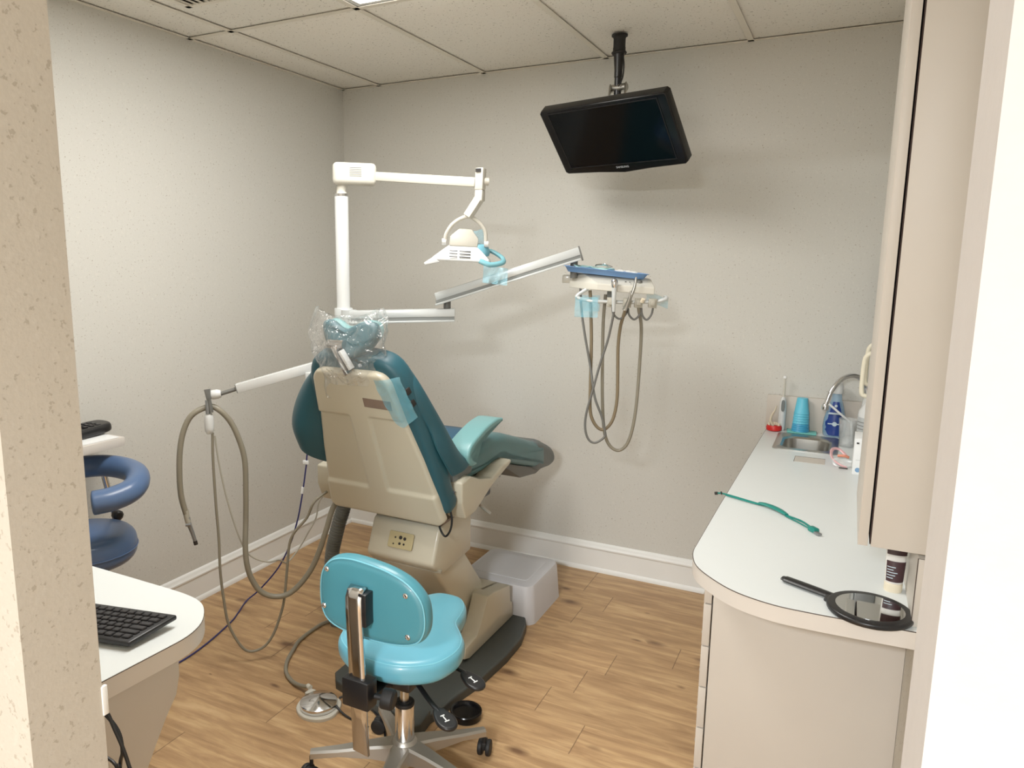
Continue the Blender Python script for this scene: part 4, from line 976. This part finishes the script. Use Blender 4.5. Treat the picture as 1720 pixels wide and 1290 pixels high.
b = newbm(); beam(b, (-.002, -.538, 1.250), (.030, -.524, 1.190), .010, .026, .002, (0, 1, 0)); mesh('release_plate', b, m_white, hbk, local=True)
b = newbm()
for f in (.3, .75): p = V((-.002, -.540, 1.250)).lerp(V((.030, -.528, 1.190)), f); lathe(b, [(.003, 0), (.003, .005)], p, (0, -1, 0), 10)
mesh('release_holes', b, m_dark, hbk, local=True)
b = newbm(); tube(b, [(1.352, -1.245, .74), (1.345, -1.262, .69), (1.352, -1.262, .64), (1.345, -1.262, .60), (1.325, -1.262, .575), (1.305, -1.262, .60), (1.300, -1.265, .64)], .004, 8); mesh('power_cable', b, m_black, dc)

# clear sleeve over the headrest (its own thing)
random.seed(3)
def sleeve():
    b = newbm(); cx, cy = 1.085, -1.485; rows = []
    zs = [1.135, 1.16, 1.185, 1.21, 1.235, 1.26, 1.285, 1.31, 1.335, 1.352, 1.366]
    rx = [.088, .105, .116, .125, .132, .138, .142, .145, .143, .136, .122]
    for z, r in zip(zs, rx):
        row = []
        for k in range(48):
            a = 2*PI*k/48
            f = 1+.07*math.sin(5*a+z*37)+.05*math.sin(9*a-z*61)+.04*(random.random()-.5)
            zz = z
            if z < 1.15: zz = z-.06*max(0, math.sin(a*1.5+3.6))
            if z > 1.36: zz = z+.020*math.sin(2*a+.9)
            row.append((cx+r*f*math.cos(a), cy+.055*f*(1.05)*math.sin(a)*(r/.13)-.0*(z-1.2), zz))
        rows.append(row)
    grid(b, rows, True)
    return b
single('headrest_sleeve', sleeve(), m_bag, 'crinkled clear plastic sleeve pulled over the headrest', 'plastic sleeve')
# blue film on the back shell corner
b = newbm(); rows = []
for i in range(11):
    f = i/10; x0 = .105+.045*(1-f)**1.5; x1 = .185+.035*(1-f); rows.append([PP(x0+(x1-x0)*j/8, .385+.175*f+.03*(1-f)*abs(j-3)/5, .021+.002*math.sin(i*1.9+j*1.3)-.03*sstep(hw(.385+.175*f)-.01, hw(.385+.175*f)+.04, x0+(x1-x0)*j/8)) for j in range(9)])
grid(b, rows); o = single('barrier_film', b, m_bfilm, 'blue plastic barrier film stuck over the upper corner of the cream back shell', 'plastic film', sharp=80)
o.location = dc.location; o.rotation_euler = dc.rotation_euler

# ------------------------------------------------------------------ teal operator stool
HX, HY = 1.452, -1.743
st = thing('operator_stool', 'sky teal wheeled operator stool with a chrome back bar, in the foreground', 'stool', (HX, HY, 0))
def five_star(t, hx, hy, R, a0, mleg, s=1.):
    for k in range(5):
        Rk = R[k] if isinstance(R, list) else R
        a = math.radians(a0[k] if isinstance(a0, list) else a0+72*k); d = V((math.cos(a), math.sin(a), 0)); n = V((-d.y, d.x, 0)); c = V((hx, hy, 0))
        b = newbm(); rows = []
        for f, w, zt, zb in ((.10, .030, .125, .070), (.35, .024, .118, .080), (.7, .018, .105, .085), (1.0, .013, .098, .075)):
            p = c+d*(Rk*f)
            rows.append([p-n*w*s+V((0, 0, zb)), p-n*w*s+V((0, 0, zt-.006)), p-n*(w-.006)*s+V((0, 0, zt)), p+n*(w-.006)*s+V((0, 0, zt)), p+n*w*s+V((0, 0, zt-.006)), p+n*w*s+V((0, 0, zb))])
        grid(b, rows, True)
        for r in (rows[0][::-1], rows[-1]): b.faces.new([b.verts.new(p) for p in r])
        bmesh.ops.remove_doubles(b, verts=b.verts, dist=1e-5)
        lg = mesh('leg', b, mleg, t)
        e = c+d*(Rk-.002)
        sw = V((math.cos(a+.9), math.sin(a+.9), 0)); sn = V((-sw.y, sw.x, 0)); w0_ = e+sw*.010
        b = newbm(); cyl(b, e+V((0, 0, .045)), e+V((0, 0, .078)), .006, 12)
        for sg in (-1, 1): cyl(b, w0_+sn*.006*sg+V((0, 0, .0255)), w0_+sn*.020*sg+V((0, 0, .0255)), .0255, 22, .004)
        box(b, w0_+V((0, 0, .036)), (.036, .014, .026), basis(sw), .004)
        mesh('caster', b, m_blackr, lg)
five_star(st, HX, HY, [.262, .235, .280, .272, .268], [50, 140, 210, 281, 352], m_alu)
b = newbm(); lathe(b, [(.040, .062), (.044, .075), (.042, .118), (.034, .130), (.030, .134)], (HX, HY, 0)); mesh('hub', b, m_alu, st)
b = newbm(); cyl(b, (HX, HY, .10), (HX, HY, .243), .0285, 28, .002); mesh('column_sleeve', b, m_chrome, st)
b = newbm(); cyl(b, (HX, HY, .24), (HX, HY, .252), .030, 28, .003); cyl(b, (HX, HY, .24), (HX, HY, .255), .02); mesh('column_cap', b, m_blackr, st)
b = newbm(); cyl(b, (HX, HY, .24), (HX, HY, .375), .0135, 20); mesh('piston', b, m_steel, st)
b = newbm(); bbox(b, (HX-.085, HY-.11, .355), (HX+.085, HY+.10, .396), .01); mesh('seat_mechanism', b, m_black, st)
so = [(1.500, -1.460), (1.535, -1.505), (1.552, -1.560), (1.562, -1.610), (1.598, -1.655), (1.628, -1.700), (1.640, -1.770), (1.615, -1.850), (1.54, -1.905), (1.455, -1.918), (1.37, -1.905), (1.295, -1.850), (1.270, -1.770), (1.282, -1.700), (1.312, -1.655), (1.345, -1.610), (1.355, -1.560), (1.372, -1.505), (1.405, -1.460), (1.452, -1.448)]
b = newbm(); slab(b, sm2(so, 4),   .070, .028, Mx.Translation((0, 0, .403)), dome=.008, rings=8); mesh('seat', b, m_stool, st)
b = newbm(); ins = [V((x, y)) for x, y in sm2(so, 4)]
n_ = len(ins); loop = []
for i in range(n_):
    d = (ins[(i+1) % n_]-ins[i-1]).normalized(); p = ins[i]-V((-d.y, d.x))*0
    p = ins[i]+V((d.y, -d.x))*(.010 if True else 0); loop.append((p.x, p.y, .4645))
tube(b, loop+[loop[0]], .0022, 6, 0, cap=False); mesh('piping', b, m_piping, st)
# backrest
YB = -1.945
bo = [(1.305, .672), (1.318, .720), (1.350, .750), (1.40, .762), (1.46, .760), (1.53, .750), (1.59, .728), (1.630, .690), (1.642, .645), (1.638, .600), (1.615, .567), (1.56, .548), (1.48, .541), (1.40, .545), (1.335, .562), (1.308, .60)]
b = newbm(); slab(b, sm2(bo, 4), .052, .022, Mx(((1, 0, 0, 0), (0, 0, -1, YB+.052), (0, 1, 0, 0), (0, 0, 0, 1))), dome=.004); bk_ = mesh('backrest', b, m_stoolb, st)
for x, z in ((1.337, .719), (1.584, .697), (1.590, .586), (1.325, .612)):
    b = newbm(); lathe(b, [(.0075, 0), (.0075, .003), (.005, .005), (.004, .002), (0, .002)], (x, YB-.001, z), (0, -1, 0), 16); mesh('screw', b, m_chrome, bk_)
b = newbm(); loop = [(1.472+(x-1.472)*.965, YB+.0045, .652+(z-.652)*.96) for x, z in sm2(bo, 4)]; tube(b, loop+[loop[0]], .002, 6, 0, cap=False); mesh('backrest_piping', b, m_piping, bk_)
b = newbm(); rows = []
for z, dy in ((.245, 0), (.45, 0), (.64, 0), (.675, .002), (.692, .012), (.698, .026)):
    rows.append([(1.425+.048*i/3+(.018*(1-(z-.245)/.45)), -1.985+dy, z-(.006*i/3 if z < .3 else 0)) for i in range(4)])
grid(b, rows); bmesh.ops.recalc_face_normals(b, faces=b.faces); mesh('back_bar', b, m_chrome, st, solid=.008)
b = newbm(); bbox(b, (1.462, YB-.038, .60), (1.486, YB, .69), .003); mesh('bar_bracket', b, m_black, st)
b = newbm(); bbox(b, (1.418, -2.000, .376), (1.500, -1.955, .455), .004); bbox(b, (1.44, -1.96, .375), (1.49, -1.80, .395), .003); mesh('bar_clamp', b, m_black, st)
b = newbm(); lathe(b, [(.008, 0), (.008, .02), (.026, .022), (.028, .028), (.028, .050), (.022, .056), (0, .056)], (1.498, -1.965, .405), (1, .25, -.1), 10); mesh('clamp_knob', b, m_blackr, st)
for P0 in ([(1.475, -1.79, .375), (1.53, -1.81, .372), (1.60, -1.855, .362), (1.645, -1.880, .355)], [(1.53, -1.73, .375), (1.58, -1.70, .375), (1.62, -1.700, .372), (1.636, -1.706, .368)]):
    b = newbm(); tube(b, P0, .008, 10, flat=.6); lv = mesh('lever', b, m_black, st)
    e = V(P0[-1]); d = (e-V(P0[-2])).normalized(); d.z = -.15; d.normalize(); n = V((-d.y, d.x, 0)).normalized()
    b = newbm(); slab(b, sm2([(-.012, -.013), (.03, -.028), (.06, -.020), (.070, 0), (.06, .020), (.03, .028), (-.012, .013)]), .012, .005, Mx.Translation(e-V((0, 0, .008))) @ basis(d).to_4x4()); pd = mesh('paddle', b, m_black, lv)
    b = newbm()
    for a_, c_ in (((.018, -.008), (.018, .004)), ((.018, -.002), (.040, -.002)), ((.040, -.008), (.040, .006))): beam(b, (a_[0], a_[1], .0125), (c_[0], c_[1], .0125), .003, .001, 0)
    b.transform(Mx.Translation(e-V((0, 0, .008))) @ basis(d).to_4x4()); mesh('paddle_symbol', b, m_paper, pd)

# ------------------------------------------------------------------ foot pedal, black dish, step box
t = thing('foot_control', 'round chrome foot pedal on a white base at the left of the stool', 'foot pedal', (1.005, -1.58, 0))
b = newbm(); slab(b, sm2([(.925, -1.575), (.935, -1.525), (.962, -1.515), (1.0, -1.515), (1.06, -1.53), (1.085, -1.60), (1.06, -1.65), (1.0, -1.665), (.945, -1.635)], 4), .012, .004, roundb=False); mesh('base', b, m_offw, t)
b = newbm(); lathe(b, [(.062, .012), (.064, .016), (.064, .030), (.060, .033), (.018, .046), (.004, .050), (0, .050)], (1.008, -1.59, 0), n=40); mesh('pedal_disc', b, m_chrome, t)
b = newbm(); box(b, (.938, -1.548, .017), (.026, .034, .014), None, .004); cyl(b, (.928, -1.535, .026), (.912, -1.530, .026), .009); mesh('hose_inlet', b, m_offw, t)
b = newbm(); tube(b, [(.915, -1.533, .026), (.885, -1.530, .018), (.83, -1.515, .010), (.765, -1.475, .009), (.716, -1.412, .009), (.68, -1.33, .009), (.656, -1.265, .009), (.648, -1.16, .009), (.660, -1.09, .01), (.72, -1.02, .01), (.80, -.98, .02)], .0075, 10); mesh('hose', b, m_hose, t)
b = newbm(); tube(b, [(1.05, -1.53, .02), (1.09, -1.50, .03), (1.14, -1.495, .006), (1.25, -1.56, .006), (1.33, -1.66, .006)], .004, 8); tube(b, [(1.065, -1.57, .02), (1.12, -1.585, .005), (1.22, -1.60, .005)], .004, 8); mesh('power_cable', b, m_black, t)
b = newbm(); lathe(b, [(.048, 0), (.052, .002), (.055, .026), (.053, .029), (.047, .027), (.044, .019), (0, .019)], (1.478, -1.390, .0), n=40); single('black_dish', b, m_gloss, 'shallow round black dish on the floor between stool and dental chair', 'dish')
t = thing('step_box', 'white plastic step box on the floor by the back wall', 'step', (1.25, -.45, 0))
b = newbm(); rows = []
for z, f in ((0, 0), (.004, .001), (.150, .012), (.164, .017), (.170, .030)):
    rows.append([(x, y, z) for x, y in rrect(1.075+f, -.700+f, 1.440-f, -.330-f, .045-f*.3, 6)])
grid(b, rows, True); b.faces.new([b.verts.new(p) for p in rows[-1]]); bmesh.ops.remove_doubles(b, verts=b.verts, dist=1e-5)
mesh('box_shell', b, m_stepw, t)
b = newbm(); slab(b, rrect(1.13, -.635, 1.385, -.395, .02), .004, .003, Mx.Translation((0, 0, .168)), roundb=False); mesh('top_pad', b, m_stepw, t)

# ------------------------------------------------------------------ left desk
DZ = .75
dk = thing('desk', 'white rounded desk by the doorway on the left', 'desk', (.9, -2.5, 0))
do = [(.30, -2.282), (.989, -2.280)]+[(p.x, p.y) for p in catmull([(1.093, -2.280, 0), (1.174, -2.282, 0), (1.233, -2.293, 0), (1.276, -2.319, 0), (1.317, -2.367, 0), (1.336, -2.422, 0), (1.336, -2.48, 0)], 4)]+[(1.322, -2.745), (.30, -2.745)]
b = newbm(); prism(b, do, Mx.Translation((0, 0, DZ-.042)), .0405, 0); mesh('edge_band', b, m_edge, dk)
b = newbm(); prism(b, do, Mx.Translation((0, 0, DZ-.0013)), .0013, 0); mesh('desk_top', b, m_lam, dk)
b = newbm(); tube(b, [(x, y, DZ-.0016) for x, y in do[1:-1]], .001, 6, 0); mesh('edge_seam', b, m_lamline, dk)
pn = [(-2.42, .707), (-2.421, .65), (-2.432, .61), (-2.461, .574), (-2.49, .53), (-2.516, .488), (-2.56, .40), (-2.60, .28), (-2.62, .0), (-2.744, 0), (-2.744, .707)]
b = newbm(); prism(b, pn, MYZ(1.285), .018, .001); mesh('side_panel', b, m_cab, dk)
b = newbm(); bbox(b, (.32, -2.744, .2), (1.28, -2.73, .70)); mesh('modesty_panel', b, m_cab, dk)
b = newbm(); lathe(b, [(.0025, 0), (.0025, .001)], (1.3245, -2.63, .73), (1, 0, 0), 10); mesh('screw_hole', b, m_dark, dk)
b = newbm(); bbox(b, (.33, -2.72, 0), (.348, -2.30, .707)); mesh('side_panel', b, m_cab, dk)
b = newbm(); tube(b, [(1.37, -2.735, .80), (1.40, -2.70, .775), (1.438, -2.68, .727), (1.452, -2.68, .685), (1.44, -2.68, .63), (1.43, -2.68, .4), (1.44, -2.70, .006)], .0035, 8)
t = thing('desk_cables', 'two black cables hanging down beside the left doorway wall', 'cable', (1.44, -2.68, 0)); mesh('cable', b, m_black, t)
b = newbm(); tube(b, [(1.38, -2.735, .80), (1.412, -2.69, .77), (1.446, -2.685, .72), (1.466, -2.68, .66), (1.478, -2.68, .60), (1.485, -2.69, .3), (1.48, -2.70, .006)], .0035, 8); mesh('cable', b, m_black, t)
b = newbm(); tube(b, [(1.385, -2.69, .668), (1.404, -2.68, .656), (1.434, -2.68, .644), (1.455, -2.69, .60), (1.46, -2.7, .006)], .003, 8); mesh('cable', b, m_black, t)
# keyboard
kb = thing('keyboard', 'black wireless keyboard on the left desk', 'keyboard', (1.15, -2.47, DZ))
K0, K1, K2, K3 = V((1.285, -2.402, .778)), V((1.281, -2.524, .770)), V((.86, -2.500, .778)), V((.86, -2.622, .770))
kx = (K2-K0).normalized(); ky = (K1-K0).normalized(); kz = ky.cross(kx).normalized()
if kz.z < 0: kz = -kz
KM = Mx(((kx.x, ky.x, kz.x, K0.x), (kx.y, ky.y, kz.y, K0.y), (kx.z, ky.z, kz.z, K0.z), (0, 0, 0, 1)))
KW, KD = .42, .122
b = newbm(); box(b, (KW/2, KD/2, -.007), (KW, KD, .012), None, .004); b.transform(KM); mesh('keyboard_body', b, m_black, kb)
b = newbm(); box(b, (KW/2, KD*.55, -.018), (KW*.7, KD*.35, .012), None, .003); b.transform(KM); mesh('keyboard_foot', b, m_black, kb)
m_key = mat('key_black', srgb(34, 34, 38), .4)
random.seed(5)
keyw = [[.016]*22, [.022]+[.016]*20, [.028]+[.016]*20, [.034]+[.016]*19, [.040]+[.016]*19, [.018, .018, .018, .018, .10, .018, .018, .018]]
kn = 0
for r, ws in enumerate(keyw):
    x = .012
    for w in ws:
        if x+w > KW-.01: break
        b = newbm(); box(b, (x+w/2, .018+r*.0172, .0005), (w, .0135, .005), None, .0018, 1); b.transform(KM); mesh('key', b, m_key, kb); kn += 1
        x += w+.0028
# shelf against the left wall, papers, handset
t = thing('wall_counter', 'thick white shelf end on the left wall above the blue stool', 'shelf', (.11, -2.2, .86))
b = newbm(); bbox(b, (.001, -2.745, .861), (.22, -1.679, .893), .001); mesh('shelf_top', b, m_edge, t)
b = newbm(); bbox(b, (.001, -2.0, .76), (.16, -1.98, .861)); bbox(b, (.001, -2.6, .76), (.16, -2.58, .861)); mesh('bracket', b, m_cab, t)
b = newbm(); prism(b, [(.01, -2.2), (.20, -2.10), (.215, -1.70), (.02, -1.69)], Mx.Translation((0, 0, .894)), .003); single('paper_sheets', b, m_paper, 'white sheets of paper on the shelf by the left wall', 'paper')
t = thing('desk_phone', 'black handset with buttons on the shelf by the left wall', 'phone', (.10, -1.84, .897))
b = newbm(); slab(b, sm2([(-.055, -.10), (.045, -.10), (.055, 0), (.04, .10), (-.045, .105), (-.06, 0)]), .034, .012, Mx.Translation((.095, -1.765, .898)) @ Mx.Rotation(.05, 4, 'X')); mesh('handset', b, m_black, t)
b = newbm()
for i in range(3):
    for j in range(5): box(b, (.095-.025+i*.025, -1.765-.05+j*.026, .935), (.016, .015, .004), None, .001)
mesh('buttons', b, m_key, t)

# ------------------------------------------------------------------ slate blue assistant stool
SX, SY = .26, -1.86
bs2 = thing('assistant_stool', 'slate blue assistant stool with a curved arm support beside the left wall', 'stool', (SX, SY, 0))
five_star(bs2, SX+.03, SY-.02, .22, 20, m_black)
b = newbm(); lathe(b, [(.036, .062), (.040, .075), (.038, .12), (.028, .13)], (SX+.03, SY-.02, 0)); cyl(b, (SX+.03, SY-.02, .12), (SX+.03, SY-.02, .46), .02); mesh('column', b, m_chrome, bs2)
b = newbm(); slab(b, sm2([(.17*math.cos(2*PI*k/14), .17*math.sin(2*PI*k/14)) for k in range(14)], 3), .115, .045, Mx.Translation((SX-.052, SY, .475)), dome=.012); mesh('seat', b, m_navy, bs2)
b = newbm(); loop = [(SX-.052+.172*math.cos(2*PI*k/40), SY+.172*math.sin(2*PI*k/40), .528) for k in range(41)]; tube(b, loop, .002, 6, 0, cap=False); mesh('piping', b, m_navy, bs2)
b = newbm(); tube(b, [(.145, -1.685, .46), (.145, -1.68, .55), (.145, -1.72, .755)], .011, 12, 0); tube(b, [(.145, -1.685, .46), (.24, -1.86, .45)], .011, 12, 0); mesh('support_post', b, m_chrome, bs2)
b = newbm(); lathe(b, [(.018, 0), (.02, .005), (.02, .022), (.012, .028)], (.155, -1.69, .59), (1, -.2, 0), 10); mesh('adjust_knob', b, m_black, bs2)
arm = [(.075, -1.83, .785), (.10, -1.77, .785), (.16, -1.725, .788), (.25, -1.715, .788), (.34, -1.735, .785), (.405, -1.785, .775), (.430, -1.84, .762), (.418, -1.895, .752), (.395, -1.935, .748), (.385, -1.950, .747)]
b = newbm(); tube(b, arm, lambda s: .040*(1 if s < .93 else math.sqrt(max(.05, 1-((s-.93)/.075)**2))), 18, 8, flat=1.)
mesh('arm_support', b, m_navy, bs2)

# ------------------------------------------------------------------ light and camera
def area(name, loc, size, power, color=(1, 1, 1), rot=(0, 0, 0), sy=None):
    l = bpy.data.lights.new(name, 'AREA'); l.energy = power; l.color = color; l.shape = 'RECTANGLE'; l.size = size; l.size_y = sy or size
    o = bpy.data.objects.new(name, l); col.objects.link(o); o.location = loc; o.rotation_euler = rot; return o
area('ceiling_panel_lamp', (gx+.915, gy-.61, H+.010), .54, 22, (1, .97, .92), sy=1.14)
area('hall_ceiling_lamp', (2.2, -5.2, H-.02), .45, 195, (.93, .97, 1), sy=.45)
w = bpy.data.worlds.new('World'); sc.world = w; w.use_nodes = True
w.node_tree.nodes['Background'].inputs[0].default_value = (.9, .93, 1, 1); w.node_tree.nodes['Background'].inputs[1].default_value = .3

cam = bpy.data.cameras.new('camera'); co = bpy.data.objects.new('camera', cam); col.objects.link(co)
yaw, pitch, roll = -.4852, .1675, .0054
f = V((math.sin(yaw)*math.cos(pitch), math.cos(yaw)*math.cos(pitch), -math.sin(pitch)))
r = V((math.cos(yaw), -math.sin(yaw), 0)); u = r.cross(f)
r2 = r*math.cos(roll)+u*math.sin(roll); u2 = -r*math.sin(roll)+u*math.cos(roll)
co.matrix_world = Mx.Translation((2.519, -3.4555, 1.5419)) @ Mx((r2, u2, -f)).transposed().to_4x4()
cam.sensor_width = 36; cam.sensor_fit = 'HORIZONTAL'; cam.lens = 1250.65/1720*36
cam.shift_x = (860-764.82)/1720; cam.clip_start = .02
sc.camera = co
sc.view_settings.view_transform = 'Standard'; sc.view_settings.look = 'None'; sc.view_settings.exposure = -.08; sc.view_settings.gamma = 1.12
